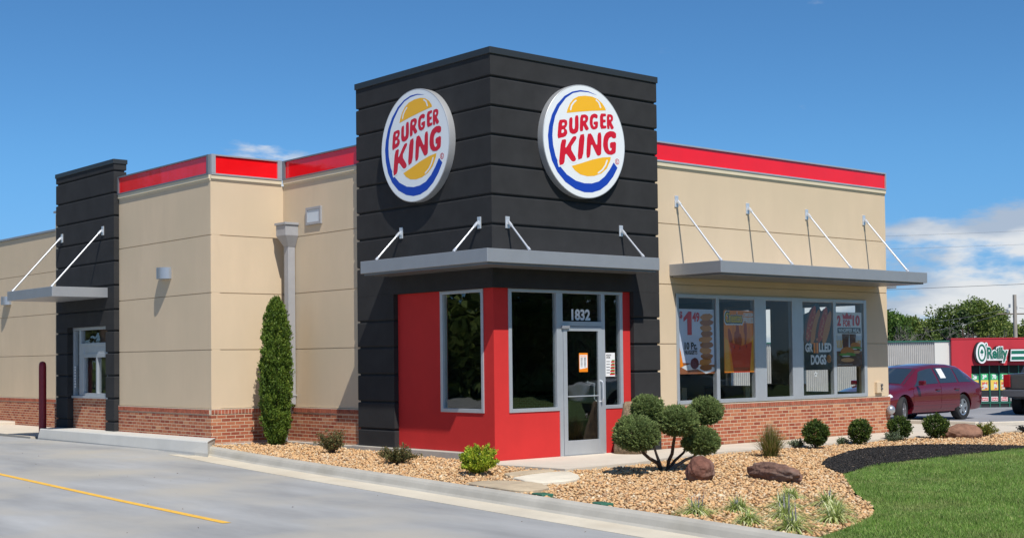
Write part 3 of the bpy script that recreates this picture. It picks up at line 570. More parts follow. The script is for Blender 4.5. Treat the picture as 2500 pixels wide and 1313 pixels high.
GLYPHS = [[(-0.605, 0.32), (-0.517, 0.337), (-0.481, 0.34), (-0.443, 0.33), (-0.431, 0.317), (-0.424, 0.279), (-0.427, 0.258), (-0.446, 0.222), (-0.457, 0.208), (-0.477, 0.191), (-0.474, 0.182), (-0.444, 0.166), (-0.434, 0.152), (-0.427, 0.12), (-0.431, 0.1), (-0.455, 0.065), (-0.476, 0.048), (-0.53, 0.026), (-0.567, 0.015), (-0.646, -0.004), (-0.661, 0.049), (-0.636, 0.257)], [(-0.362, 0.384), (-0.31, 0.397), (-0.297, 0.368), (-0.304, 0.252), (-0.3, 0.212), (-0.28, 0.19), (-0.269, 0.191), (-0.249, 0.218), (-0.242, 0.263), (-0.24, 0.397), (-0.224, 0.437), (-0.17, 0.447), (-0.154, 0.411), (-0.152, 0.273), (-0.155, 0.222), (-0.168, 0.175), (-0.183, 0.154), (-0.222, 0.126), (-0.246, 0.115), (-0.292, 0.107), (-0.316, 0.109), (-0.354, 0.122), (-0.369, 0.136), (-0.383, 0.174), (-0.386, 0.22), (-0.379, 0.346)], [(-0.088, 0.464), (-0.007, 0.481), (0.027, 0.481), (0.066, 0.466), (0.079, 0.453), (0.086, 0.42), (0.083, 0.4), (0.063, 0.364), (0.052, 0.349), (0.031, 0.334), (0.039, 0.313), (0.088, 0.256), (0.094, 0.233), (0.063, 0.21), (0.047, 0.204), (0.019, 0.207), (0.002, 0.223), (-0.032, 0.276), (-0.041, 0.271), (-0.043, 0.204), (-0.059, 0.181), (-0.115, 0.17), (-0.127, 0.219), (-0.114, 0.407)], [(0.321, 0.482), (0.313, 0.457), (0.306, 0.449), (0.29, 0.442), (0.275, 0.443), (0.235, 0.453), (0.219, 0.448), (0.199, 0.42), (0.194, 0.397), (0.192, 0.34), (0.197, 0.317), (0.216, 0.294), (0.226, 0.29), (0.246, 0.296), (0.251, 0.304), (0.251, 0.324), (0.245, 0.329), (0.221, 0.327), (0.215, 0.335), (0.215, 0.366), (0.235, 0.378), (0.307, 0.391), (0.326, 0.377), (0.321, 0.311), (0.313, 0.286), (0.289, 0.26), (0.269, 0.25), (0.221, 0.237), (0.197, 0.237), (0.158, 0.253), (0.141, 0.271), (0.122, 0.32), (0.118, 0.353), (0.124, 0.422), (0.132, 0.451), (0.157, 0.485), (0.177, 0.5), (0.224, 0.519), (0.249, 0.523), (0.288, 0.518), (0.304, 0.512), (0.319, 0.494)], [(0.401, 0.54), (0.498, 0.552), (0.526, 0.547), (0.53, 0.516), (0.518, 0.505), (0.47, 0.497), (0.456, 0.484), (0.455, 0.448), (0.466, 0.439), (0.506, 0.443), (0.517, 0.436), (0.517, 0.406), (0.505, 0.396), (0.465, 0.389), (0.455, 0.377), (0.457, 0.341), (0.471, 0.332), (0.52, 0.337), (0.533, 0.329), (0.532, 0.297), (0.504, 0.284), (0.405, 0.268), (0.376, 0.312), (0.375, 0.487)], [(0.566, 0.546), (0.632, 0.554), (0.66, 0.551), (0.692, 0.535), (0.702, 0.519), (0.706, 0.479), (0.702, 0.461), (0.684, 0.436), (0.674, 0.426), (0.66, 0.417), (0.668, 0.397), (0.714, 0.338), (0.719, 0.315), (0.691, 0.292), (0.677, 0.287), (0.652, 0.29), (0.639, 0.303), (0.616, 0.347), (0.61, 0.345), (0.612, 0.296), (0.601, 0.283), (0.559, 0.285), (0.547, 0.333), (0.547, 0.498)], [(-0.558, -0.022), (-0.474, -0.002), (-0.457, -0.03), (-0.482, -0.15), (-0.456, -0.141), (-0.339, 0.01), (-0.295, 0.057), (-0.257, 0.072), (-0.239, 0.074), (-0.216, 0.069), (-0.21, 0.06), (-0.21, 0.034), (-0.238, -0.004), (-0.335, -0.114), (-0.337, -0.176), (-0.247, -0.285), (-0.225, -0.324), (-0.238, -0.354), (-0.25, -0.365), (-0.281, -0.375), (-0.298, -0.377), (-0.329, -0.372), (-0.363, -0.346), (-0.453, -0.259), (-0.484, -0.271), (-0.504, -0.401), (-0.534, -0.445), (-0.619, -0.471), (-0.632, -0.397), (-0.592, -0.108)], [(-0.112, 0.111), (-0.027, 0.134), (-0.013, 0.063), (-0.049, -0.215), (-0.083, -0.301), (-0.169, -0.332), (-0.183, -0.26), (-0.147, 0.024)], [(0.072, 0.145), (0.139, 0.16), (0.182, 0.123), (0.271, -0.024), (0.299, -0.021), (0.308, 0.14), (0.328, 0.189), (0.388, 0.203), (0.404, 0.139), (0.4, -0.104), (0.392, -0.179), (0.367, -0.204), (0.351, -0.212), (0.319, -0.218), (0.305, -0.216), (0.284, -0.204), (0.255, -0.164), (0.172, -0.036), (0.144, -0.047), (0.125, -0.213), (0.102, -0.265), (0.039, -0.285), (0.027, -0.213), (0.048, 0.063)], [(0.771, 0.147), (0.75, 0.134), (0.734, 0.13), (0.702, 0.129), (0.686, 0.133), (0.662, 0.149), (0.645, 0.148), (0.609, 0.13), (0.593, 0.113), (0.572, 0.07), (0.566, 0.039), (0.568, -0.03), (0.575, -0.059), (0.598, -0.097), (0.612, -0.106), (0.638, -0.098), (0.649, -0.087), (0.661, -0.057), (0.656, -0.05), (0.627, -0.052), (0.618, -0.035), (0.616, 0.028), (0.644, 0.051), (0.747, 0.07), (0.774, 0.043), (0.766, -0.07), (0.76, -0.109), (0.743, -0.134), (0.722, -0.147), (0.665, -0.17), (0.631, -0.175), (0.566, -0.173), (0.535, -0.163), (0.488, -0.13), (0.468, -0.103), (0.447, -0.042), (0.444, 0.001), (0.456, 0.094), (0.469, 0.135), (0.507, 0.19), (0.536, 0.214), (0.601, 0.244), (0.638, 0.252), (0.702, 0.253), (0.731, 0.248), (0.768, 0.229), (0.778, 0.21), (0.777, 0.164)]]
COUNTERS = [[(-0.537, 0.277), (-0.506, 0.281), (-0.496, 0.275), (-0.492, 0.25), (-0.502, 0.239), (-0.54, 0.224), (-0.55, 0.23), (-0.546, 0.266)], [(-0.552, 0.156), (-0.519, 0.161), (-0.509, 0.154), (-0.508, 0.123), (-0.519, 0.11), (-0.558, 0.095), (-0.568, 0.102), (-0.563, 0.143)], [(-0.033, 0.415), (-0.005, 0.421), (0.004, 0.414), (0.008, 0.387), (0.0, 0.376), (-0.033, 0.364), (-0.042, 0.37), (-0.041, 0.404)], [(0.615, 0.501), (0.636, 0.502), (0.643, 0.495), (0.646, 0.469), (0.639, 0.46), (0.615, 0.454), (0.608, 0.461), (0.609, 0.492)]]
K_EDGE = [(-0.6, 0.015), (-0.461, 0.028), (-0.422, 0.016), (-0.426, -0.04), (-0.409, -0.032), (-0.343, 0.053), (-0.308, 0.082), (-0.25, 0.099), (-0.222, 0.101), (-0.182, 0.091), (-0.171, 0.076), (-0.172, 0.031), (-0.198, -0.01), (-0.289, -0.112), (-0.29, -0.172), (-0.203, -0.281), (-0.185, -0.326), (-0.211, -0.373), (-0.232, -0.39), (-0.281, -0.406), (-0.309, -0.407), (-0.36, -0.394), (-0.387, -0.376), (-0.435, -0.325), (-0.454, -0.337), (-0.472, -0.431), (-0.513, -0.467), (-0.641, -0.503), (-0.67, -0.418), (-0.646, -0.084)]
REG = (0.794, -0.283)

def logo_sign(label, M4):
    t = thing('round_sign', label, 'sign', group='round signs on the black tower'); t.matrix_world = M4
    mb = MB(); N = 72; rs = []
    for zz, r in ((0, .93), (.0, 1.0), (.115, 1.003), (.134, 1.0), (.139, .992), (.136, .984)): rs.append([(r*math.cos(2*math.pi*i/N), r*math.sin(2*math.pi*i/N), zz) for i in range(N)])
    mb.rings(rs); mb.build('rim', SRIM, t, smooth=True)
    mb = MB(); mb.add([(.986*math.cos(2*math.pi*i/N), .986*math.sin(2*math.pi*i/N), .1365) for i in range(N)], [tuple(range(N))]); f = mb.build('face', LW, t)
    Z0 = .1378
    mb = MB(); A1, A2 = SW_OUT, SW_IN; n_ = len(A1); mb.add([(x, y, Z0) for x, y in A1+A2], [(i, i+1, n_+i+1, n_+i) for i in range(n_-1)]); mb.build('swoosh', LB, f)
    for pts, hl in BUNS:
        mb = MB(); mb.add([(x, y, Z0) for x, y in pts], [tuple(range(len(pts)))]); b_ = mb.build('bun', LY, f)
        for j, s in enumerate(hl):
            mb = MB()
            for i, (a, b) in enumerate(zip(s, s[1:])): capsule(mb, a, b, .018, Z0+.0008+i*.00002)
            mb.build('highlight', LW, b_)
    def flat(name, m, polys, z, par):
        mb = MB()
        for i, p_ in enumerate(polys): mb.add([(x, y, z+i*1e-5) for x, y in p_], [tuple(range(len(p_)))])
        return mb.build(name, m, par)
    flat('outline', LW, [K_EDGE], Z0+.0008, f)
    lt = flat('lettering', LR, GLYPHS, Z0+.0016, f); [flat('letter_opening', LW, [c_], Z0+.0024, lt) for c_ in COUNTERS]
    mb = MB(); n_ = 24; x0, y0 = REG
    mb.add([(x0+r*math.cos(2*math.pi*i/n_), y0+r*math.sin(2*math.pi*i/n_), Z0+.001) for r in (.052, .040) for i in range(n_)], [(i, (i+1) % n_, n_+(i+1) % n_, n_+i) for i in range(n_)])
    for a, b in (((x0-.014, y0-.024), (x0-.014, y0+.024)), ((x0-.014, y0+.022), (x0+.010, y0+.014)), ((x0-.01, y0), (x0+.014, y0-.024))): capsule(mb, a, b, .005, Z0+.0012)
    mb.build('trademark', LR, f)
    return t
def frame(xa, ya, za, o): return Matrix((xa, ya, za)).transposed().to_4x4() if False else Matrix.Translation(o) @ Matrix((xa, ya, za)).transposed().to_4x4()
logo_sign('round sign on the right face of the black tower, above the entrance door', frame(Vector((1, 0, 0)), Vector((0, 0, 1)), Vector((0, -1, 0)), Vector((2.05, -.002, 5.51))))
logo_sign('round sign on the left face of the black tower, seen at a slant', frame(Vector((0, -1, 0)), Vector((0, 0, 1)), Vector((-1, 0, 0)), Vector((-.002, 1.94, 5.50))))
# ------------------------------------------------------------------ lettering on flat things
def text2d(s, x0, x1, z0, z1, off=.02, shear=0):
    cu = bpy.data.curves.new('t', 'FONT'); cu.body = s; cu.offset = off; cu.shear = shear; cu.resolution_u = 3
    o = bpy.data.objects.new('t', cu); COL.objects.link(o); dg = bpy.context.evaluated_depsgraph_get(); me = bpy.data.meshes.new_from_object(o.evaluated_get(dg))
    v = [tuple(w.co) for w in me.vertices]; f = [tuple(p.vertices) for p in me.polygons]; bpy.data.objects.remove(o); bpy.data.meshes.remove(me)
    a, b = min(p[0] for p in v), max(p[0] for p in v); c, d = min(p[1] for p in v), max(p[1] for p in v)
    return [(x0+(x-a)/(b-a)*(x1-x0), z0+(y-c)/(d-c)*(z1-z0)) for x, y, _ in v], f
class Flat:
    """flat coloured shapes printed on a sheet; local x right, z up, facing -y; each layer 0.4 mm prouder"""
    def __init__(s, parent, y0=0): s.p = parent; s.y = y0; s.k = 0
    def shape(s, name, m, polys, parent=None):
        mb = MB()
        for pts in polys: s.k += 1; mb.add([(x, s.y-.0002*s.k, z) for x, z in pts], [tuple(range(len(pts)))])
        return mb.build(name, m, parent or s.p)
    def text(s, name, m, st, x0, x1, z0, z1, off=.02, shear=0, parent=None):
        v, f = text2d(st, x0, x1, z0, z1, off, shear); s.k += 1; mb = MB(); mb.add([(x, s.y-.0002*s.k, z) for x, z in v], f); return mb.build(name, m, parent or s.p)
def ell(cx, cz, rx, rz, a=0, n=20, j=0, seed=0):
    r_ = random.Random(seed); ca, sa = math.cos(a), math.sin(a); o = []
    for i in range(n):
        t = 2*math.pi*i/n; q = 1+r_.uniform(-j, j); x, z = rx*q*math.cos(t), rz*q*math.sin(t); o.append((cx+x*ca-z*sa, cz+x*sa+z*ca))
    return o
def poly_rect(x0, x1, z0, z1): return [(x0, z0), (x1, z0), (x1, z1), (x0, z1)]
def C(name, *c, rough=.35): return mat('print_'+name, c, rough)
pRed = C('red', .60, .004, .012); pDk = C('dark', .02, .015, .02); pWh = C('white', .72, .73, .75); pLav = C('lavender', .60, .63, .76); pNug = C('nugget', .52, .20, .035); pNug2 = C('nugget_dark', .33, .10, .018); pTable = C('table', .30, .11, .05)
pOr = C('orange', .86, .24, .01); pYe = C('yellow', .85, .60, .06); pFry = C('fry', .74, .20, .02); pFry2 = C('fry_dark', .40, .06, .01); pBox = C('carton', .62, .05, .01); pBun = C('bun', .52, .19, .04); pBr = C('brown', .10, .03, .015); pGr = C('green', .12, .30, .04); pChar = C('navy', .015, .018, .03); pCup = C('cup', .13, .04, .03)
def sheet_thing(label, x0, x1, z0, z1, y, bgm, cat='poster', name='window_poster', group=None, outline=None):
    t = thing(name, label, cat, (x0, y, z0), group=group); w, h = x1-x0, z1-z0
    mb = MB(); mb.prism([(p[0], p[1]) for p in (outline or poly_rect(0, w, 0, h))], 0, .003)
    mb.v = [(a, .003-c, b) for a, b, c in mb.v]; mb.build('backing', bgm, t)
    return t, Flat(t, -.0004), w, h
GP = 'advertising posters inside the dining room windows'
# poster 1: nuggets
t, F, w, h = sheet_thing('poster of a tall stack of chicken nuggets with a red $1.49 price', 4.715, 5.712, 1.385, 2.625, .118, pLav, group=GP)
F.shape('picture_ground', pTable, [[(0, 0), (w, 0), (w, .17), (0, .22)]]); F.shape('paper', pWh, [[(0.02, .14), (.35, .20), (w, .12), (w, .05), (.75*w, .0), (.5*w, .09), (.2*w, .07)]])
rr = random.Random(4); cxn = .76*w
for i in range(10): F.shape('nugget', pNug if i % 2 else pNug2, [ell(cxn+rr.uniform(-.03, .03), .12+i*.108, .185+rr.uniform(-.02, .02), .066, rr.uniform(-.1, .1), 18, .08, i), ell(cxn+rr.uniform(-.04, .02), .128+i*.108, .14, .038, 0, 14, .15, i+30)])
F.shape('sauce_cup', C('sauce', .14, .015, .02), [ell(.42*w, .20, .12, .11, 0, 18, .05, 3)]); F.shape('cup_side', pOr, [[(0, .12), (.10, .15), (.03, .42), (0, .5)]])
F.shape('lettering', pRed, [[(.225*w, .60*h), (.35*w, .60*h), (.35*w, .96*h), (.26*w, .96*h), (.12*w, .86*h), (.12*w, .80*h), (.225*w, .855*h)]]); F.text('lettering', pRed, '$', .01*w, .09*w, .84*h, .96*h, .03); F.text('lettering', pRed, '49', .37*w, .58*w, .80*h, .95*h, .035)
F.text('lettering', pDk, '10 Pc.', .14*w, .50*w, .375*h, .49*h, .03); F.text('lettering', pDk, 'NUGGETS', .14*w, .50*w, .30*h, .365*h, .025)
# poster 2: fries
t, F, w, h = sheet_thing('orange poster of chicken fries standing in a red carton', 6.01, 6.95, 1.395, 2.615, .118, pOr, group=GP)
F.shape('glow_patch', C('amber', .80, .36, .03), [[(.02, .02), (.20, .02), (.12, .62), (.02, .7)], [(w-.2, .02), (w-.02, .02), (w-.02, .75), (w-.10, .7)]])
for i, (x, a, l) in enumerate([(.24, .22, .36), (.34, .12, .42), (.45, .05, .50), (.56, -.02, .44), (.66, -.08, .50), (.76, -.14, .40), (.40, .1, .30), (.60, -.05, .30), (.51, 0, .26)]):
    F.shape('fry', pFry if i % 2 else pFry2, [ell(x*w-math.sin(a)*l*.5, .50+l*.5, .055, l*.55, a, 18, .06, i)])
F.shape('carton', pBox, [[(.30*w, 0), (.82*w, 0), (.90*w, .60), (.55*w, .52), (.17*w, .60)]]); F.shape('carton_spots', C('deep_red', .30, .02, .01), [ell(.32*w, .50, .02, .035), ell(.50*w, .48, .02, .03), ell(.72*w, .51, .02, .035)])
F.shape('carton_stripe', pFry2, [[(.30*w, .02), (.80*w, .02), (.81*w, .10), (.29*w, .10)]])
F.text('lettering_edge', pWh, 'Cheetos', .0, .62*w, .76*h, 1.0*h, .12); F.text('lettering_edge', pDk, 'Cheetos', .025*w, .60*w, .785*h, .985*h, .08); F.text('lettering', pYe, 'Cheetos', .05*w, .58*w, .805*h, .965*h, .015)
F.text('lettering', pWh, 'CHICKEN', .63*w, .97*w, .905*h, .965*h, .05); F.text('lettering', pWh, 'FRIES', .63*w, .97*w, .80*h, .895*h, .04)
# poster 3: hot dogs (upper outline follows the food)
w_, h_ = .955, 1.36
ol = [(0, 0), (w_, 0), (w_, 1.22), (.90, 1.30), (.80, 1.33), (.70, 1.22), (.60, 1.25), (.50, 1.40), (.36, 1.38), (.22, 1.22), (0, 1.16)]
t, F, w, h = sheet_thing('black poster of two grilled hot dogs with toppings', 8.55, 8.55+w_, 1.41, 2.77, .118, pChar, group=GP, outline=ol)
for i, (x, z) in enumerate([(.26, .92), (.66, .90)]):
    F.shape('hot_dog_bun', pBr, [ell(x-.08, z, .14, .42, -.38, 20)]); F.shape('sausage', C('sausage', .42, .05, .015), [ell(x-.01, z+.05, .11, .40, -.38, 20, .06, i)])
    F.shape('topping', C('relish', .50, .16, .06), [ell(x-.15+rr.uniform(-.07, .07)+j*.028, z-.26+j*.055, .035, .028, rr.random(), 8, .3, j) for j in range(11)]); F.shape('topping', C('ketchup', .55, .03, .02), [ell(x-.15+rr.uniform(-.07, .07)+j*.03, z-.24+j*.06, .024, .018, rr.random(), 7, .3, j) for j in range(9)])
    F.shape('hot_dog_bun', pBun, [ell(x+.13, z-.02, .095, .40, -.38, 20)])
F.text('lettering', pWh, 'GR', .03*w, .30*w, .275*h, .415*h, .045); F.text('lettering', pWh, 'LLED', .52*w, .98*w, .275*h, .415*h, .045); F.shape('sausage_mark', pOr, [poly_rect(.325*w, .395*w, .26*h, .42*h), poly_rect(.425*w, .495*w, .26*h, .42*h)])
F.text('lettering', pWh, 'DOGS', .22*w, .78*w, .08*h, .235*h, .045); F.shape('badge', pBun, [ell(.88*w, .17*h, .075, .085)]); F.shape('badge_mark', pBr, [ell(.88*w, .17*h, .05, .06)]); F.shape('badge_mark', pBun, [ell(.88*w, .185*h, .03, .022), ell(.88*w, .155*h, .03, .022)])
# poster 4: meal deal
t, F, w, h = sheet_thing('white poster of burgers, fries and drinks under a red 2 for $10', 9.67, 10.60, 1.47, 2.635, .118, pWh, group=GP)
F.shape('picture_ground', C('plank', .12, .05, .035), [poly_rect(0, w, 0, .33)]); F.shape('haze_patch', C('pale_blue', .50, .56, .62), [poly_rect(0, w, .33, .66)])
F.shape('cup', pCup, [[(.26*w, .36), (.46*w, .36), (.50*w, .70), (.22*w, .70)], [(.54*w, .36), (.73*w, .36), (.77*w, .70), (.51*w, .70)]])
F.shape('fries', C('fries', .72, .42, .10), [[(x, .40), (x+.035, .40), (x+.03+s, .56), (x-.005+s, .57)] for x, s in ((.03, -.02), (.08, .0), (.13, .01), (.17, .03), (.80*w, -.01), (.85*w, .01), (.90*w, .02))])
for cx_, cz_, q in ((.74, .37, .75), (.42, .22, 1)):
    F.shape('burger_bun', pBun, [ell(cx_*w, cz_+.10*q, .25*q, .10*q)]); F.shape('lettuce', pGr, [ell(cx_*w, cz_+.03*q, .28*q, .045*q, 0, 20, .2, 5)]); F.shape('patty', pBr, [ell(cx_*w, cz_-.02*q, .25*q, .035*q)]); F.shape('sauce', pWh, [ell(cx_*w-.05, cz_+.005, .15*q, .012)]); F.shape('burger_bun', C('bun_light', .60, .32, .13), [ell(cx_*w, cz_-.08*q, .24*q, .045*q)])
F.text('lettering', pRed, '2', .04*w, .19*w, .745*h, .94*h, .05); F.text('lettering', pRed, '10', .64*w, .93*w, .75*h, .95*h, .045); F.text('lettering', pRed, '$', .57*w, .62*w, .87*h, .95*h, .03); F.text('lettering', pRed, 'FOR', .27*w, .56*w, .735*h, .86*h, .04)
F.shape('crown', pRed, [[(.27*w, .875*h), (.57*w, .875*h), (.60*w, .975*h), (.50*w, .93*h), (.42*w, 1.0*h), (.34*w, .93*h), (.25*w, .975*h)]])
F.shape('banner', pDk, [poly_rect(.05*w, .95*w, .615*h, .715*h)]); F.text('lettering', pWh, 'WHOPPER MEAL', .08*w, .92*w, .63*h, .70*h, .03)
F.text('small_print', pWh, 'available at participating restaurants', .03*w, .6*w, .03*h, .05*h, .01)
# small things on the glass
t = thing('window_decal', 'small white star sticker low on the fourth dining room window', 'sticker', (8.93, .115, 1.32)); F = Flat(t)
F.shape('star', pWh, [[((.075 if i % 2 == 0 else .036)*math.sin(math.pi*i/5), (.075 if i % 2 == 0 else .036)*math.cos(math.pi*i/5)) for i in range(10)]]); F.shape('star_centre', pDk, [ell(0, 0, .018, .018)])
t = thing('street_number', 'white street number 1832 above the entrance door', 'number', (1.93, .128, 2.385)); F = Flat(t); F.text('digits', WHITE, '1832', -.01, .45, -.01, .19, .04)
t, F, w, h = sheet_thing('orange and white opening hours notice on the entrance door glass', 2.055, 2.265, 1.465, 1.80, .089, pOr, cat='notice', name='door_notice')
F.shape('print_area', WHITE, [[(.012, .05), (w-.012, .075), (w-.012, h-.035), (.012, h-.035)]]); F.text('heading', pOr, 'HOURS', .03, w-.03, h-.075, h-.045, .02)
[F.shape('print_lines', pDk, [poly_rect(x0, x1, z, z+.008) for z in [.09+.022*i for i in range(8)]]) for x0, x1 in ((.035, .085), (.115, .165))]
t, F, w, h = sheet_thing('white holiday hours notice with red and green steps, right of the door', 2.745, 2.985, 1.375, 1.80, .126, WHITE, cat='notice', name='window_notice')
F.text('heading', pDk, 'HOLIDAY', .02, .15, h-.06, h-.025, .04); F.text('heading', pDk, 'HOURS', .02, .12, h-.10, h-.068, .04)
F.shape('red_step', pRed, [poly_rect(w-.10-.008*i, w-.008, h-.175-.056*i, h-.150-.056*i) for i in range(5)]); F.shape('green_step', pGr, [poly_rect(w-.08-.008*i, w-.008, h-.148-.056*i, h-.128-.056*i) for i in range(5)]); F.shape('print_lines', pDk, [poly_rect(.02, .11, h-.16-.05*i, h-.152-.05*i) for i in range(5)])
t = thing('window_sticker', 'narrow white lettered sticker on the side light of the drive-through window', 'sticker', (-1.546, 13.20, 1.17)); mb = MB()
for i in range(8): mb.box(-.002, 0, 0, .07, i*.065, i*.065+.038)
mb.build('lettering', WHITE, t)
# ------------------------------------------------------------------ dining furniture seen through the glass
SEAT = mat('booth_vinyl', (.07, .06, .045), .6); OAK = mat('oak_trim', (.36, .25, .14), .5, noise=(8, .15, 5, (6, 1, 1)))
def booth(x, y, label):
    t = thing('booth', label, 'seat', (x, y, .012), group='dining booths by the windows')
    mb = MB(); mb.box(-.06, .06, 0, 1.1, 0, 1.06); mb.build('backrest', SEAT, t, bevel=.02); mb = MB(); mb.box(-.075, .075, -.06, 0, 0, 1.09); mb.box(-.07, .07, 0, 1.1, 1.061, 1.09); mb.build('end_panel', OAK, t, bevel=.006)
    mb = MB(); mb.box(.06, .50, .02, 1.1, .0, .45); mb.build('seat', SEAT, t, bevel=.03)
for x, l in ((5.75, 'dark booth back with oak trim behind the nugget poster'), (7.72, 'dark booth back with oak end post in the middle dining room window'), (9.62, 'dark booth back with oak trim below the hot dog poster')): booth(x, 1.0, l)
def table(x, y, label):
    t = thing('dining_table', label, 'table', (x, y, .012), group='dining tables by the windows'); mb = MB(); mb.box(-.35, .35, -.5, .5, .70, .735); mb.build('tabletop', mat('table_laminate', (.25, .15, .08), .3), t, bevel=.006)
    mb = MB(); mb.tube([(0, 0, 0), (0, 0, .70)], .04, 12); mb.box(-.25, .25, -.25, .25, 0, .02); mb.build('leg', BLACKCAP, t)
table(6.65, 1.55, 'laminate table between booths, below the fries poster'); table(8.62, 1.55, 'laminate table behind the fourth window, below the hot dog poster'); table(10.5, 1.55, 'laminate table behind the last window, below the meal poster')
# ------------------------------------------------------------------ bollard
t = thing('bollard', 'dark red steel bollard standing at the end of the white kerb', 'bollard', (-2.045, 13.912, 0)); mb = MB(); rs = []
for zz, r in ((0, .085), (1.66, .085), (1.73, .078), (1.77, .058), (1.79, .0)): rs.append([(max(r, .002)*math.cos(2*math.pi*i/20), max(r, .002)*math.sin(2*math.pi*i/20), zz) for i in range(20)])
mb.rings(rs); mb.build('sleeve', mat('bollard_red', (.22, .010, .018), .45, noise=(3, .08, 4)), t, smooth=True)
# ------------------------------------------------------------------ foliage
def leaves(name, P, N, size, m, aspect=1.6, parent=None, attr=None, spread=.6):
    """diamond leaves at P, long axis roughly along N"""
    n = len(P); d = N+rng.normal(0, spread, (n, 3)); d /= np.linalg.norm(d, axis=1)[:, None]
    s = np.cross(d, rng.normal(size=(n, 3))); s /= np.linalg.norm(s, axis=1)[:, None]; L_ = (size*rng.uniform(.7, 1.3, n))[:, None]
    V = np.stack([P-d*L_*.5, P+s*L_*.5/aspect, P+d*L_*.5, P-s*L_*.5/aspect], 1).reshape(-1, 3)
    return npmesh(name, V, np.arange(4*n).reshape(-1, 4), m, attr=rng.random(n) if attr is None else attr, parent=parent)
def leafmat(name, cols, rough=.55):
    m = mat(name, cols[1], rough, spec=.3, attr=[(0, cols[0]), (.45, cols[1]), (.85, cols[2]), (1, cols[3] if len(cols) > 3 else cols[2])])
    b = m.node_tree.nodes['Principled BSDF']
    if not m.get('tl'):
        t = m.node_tree; tr = t.nodes.new('ShaderNodeBsdfTranslucent'); mx = t.nodes.new('ShaderNodeMixShader'); mx.inputs[0].default_value = .28; out = [n for n in t.nodes if n.type == 'OUTPUT_MATERIAL'][0]
        src = b.inputs['Base Color'].links[0].from_socket; t.links.new(src, tr.inputs[0]); t.links.new(b.outputs[0], mx.inputs[1]); t.links.new(tr.outputs[0], mx.inputs[2]); t.links.new(mx.outputs[0], out.inputs[0]); m['tl'] = 1
    return m
def sph(n): v = rng.normal(size=(n, 3)); return v/np.linalg.norm(v, axis=1)[:, None]
def lump(D, seed, k=3.0, a=.12):
    r_ = np.random.default_rng(seed); out = np.zeros(len(D))
    for _ in range(7): out += np.sin(D@r_.normal(0, k, 3)+r_.uniform(0, 6.28))
    return 1+a*out/2.6
BARK = mat('bark', (.085, .055, .038), .95, noise=(14, .35, 6, (1, 1, .25)), bump=(30, .01)); BARKL = mat('bark_grey', (.20, .165, .13), .95, noise=(14, .3, 6), bump=(30, .01))
def sprays(C_, D_, per, ln, wd, seed=0):
    """little fans of leaves at C_ along D_: clumps with gaps between them"""
    n = len(C_); P = np.repeat(C_, per, 0); D = np.repeat(D_, per, 0); t_ = rng.uniform(-.35, 1, n*per)[:, None]
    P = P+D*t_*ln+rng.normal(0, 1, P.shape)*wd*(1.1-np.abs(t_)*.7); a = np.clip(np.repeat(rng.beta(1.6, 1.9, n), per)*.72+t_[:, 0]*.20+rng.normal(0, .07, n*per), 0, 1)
    return P, D, a
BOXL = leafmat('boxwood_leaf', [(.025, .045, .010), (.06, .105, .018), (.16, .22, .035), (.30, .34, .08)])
def boxwood(x, y, rx, h, label, seed):
    t = thing('boxwood', label, 'shrub', (x, y, G(x, y)), group='clipped round boxwoods along the walk'); n = 6500; D = sph(n); q = rng.uniform(.45, 1, n)**.4*lump(D, seed, 3.5, .13)
    n = 560; D = sph(n); q = rng.uniform(.25, 1, n)**.33*lump(D, seed, 3.5, .10)*.92
    P = D*q[:, None]*np.array([rx, rx, h*.5])+np.array([0, 0, h*.53]); Dn = D*.8+np.array([0, 0, .55]); Dn /= np.linalg.norm(Dn, axis=1)[:, None]
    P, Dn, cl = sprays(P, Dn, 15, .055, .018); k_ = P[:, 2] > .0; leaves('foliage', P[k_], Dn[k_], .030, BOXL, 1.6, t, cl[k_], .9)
    mb = MB(); rr = random.Random(seed)
    for i in range(6): a = rr.uniform(0, 6.28); mb.tube([(0, 0, -.02), (.05*math.cos(a), .05*math.sin(a), .08), (.14*math.cos(a), .14*math.sin(a), h*.5)], [.012, .009, .004], 5)
    mb.build('stem', BARK, t)
for a in ((6.42, -1.72, .235, .50, 'leftmost of the clipped boxwood balls along the brick wall', 1), (7.92, -1.64, .225, .475, 'second boxwood ball from the left along the brick wall', 2), (9.49, -1.52, .235, .46, 'boxwood ball in front of the building corner, third in the row', 3), (10.47, -1.72, .255, .475, 'rightmost boxwood ball, standing in front of the parked red car', 4)): boxwood(*a)
# arborvitae
t = thing('arborvitae', 'tall narrow arborvitae growing beside the grey downspout', 'shrub', (-.62, 5.86, .09))
n = 2300; u = rng.random(n); th = rng.uniform(0, 6.283, n); H = 2.88
prof_r = np.interp(u, [0, .04, .15, .35, .6, .78, .9, .97, 1], [.12, .19, .26, .31, .285, .24, .17, .085, .01])
D = np.c_[np.cos(th), np.sin(th), u*0]; lm = 1+.11*np.sin(th*4+u*19+1)+.08*np.sin(th*7-u*41)+.07*np.sin(u*63+th*2)
q = rng.uniform(.3, 1, n)**.45; r = prof_r*q*lm; P = np.c_[r*np.cos(th), r*np.sin(th), .04+u*(H-.14)]
Dn = D*.42+np.array([0, 0, 1.0])+rng.normal(0, .18, (n, 3)); Dn /= np.linalg.norm(Dn, axis=1)[:, None]; P, Dn, cl = sprays(P, Dn, 24, .13, .022)
ARL = leafmat('arborvitae_leaf', [(.040, .080, .010), (.115, .190, .024), (.23, .31, .045), (.36, .38, .08)])
leaves('foliage', P*np.array([.93, .93, 1]), Dn, .046, ARL, 2.2, t, cl, .5)
mb = MB(); mb.tube([(0, 0, -.05), (0, 0, 2.2)], [.05, .015], 8)
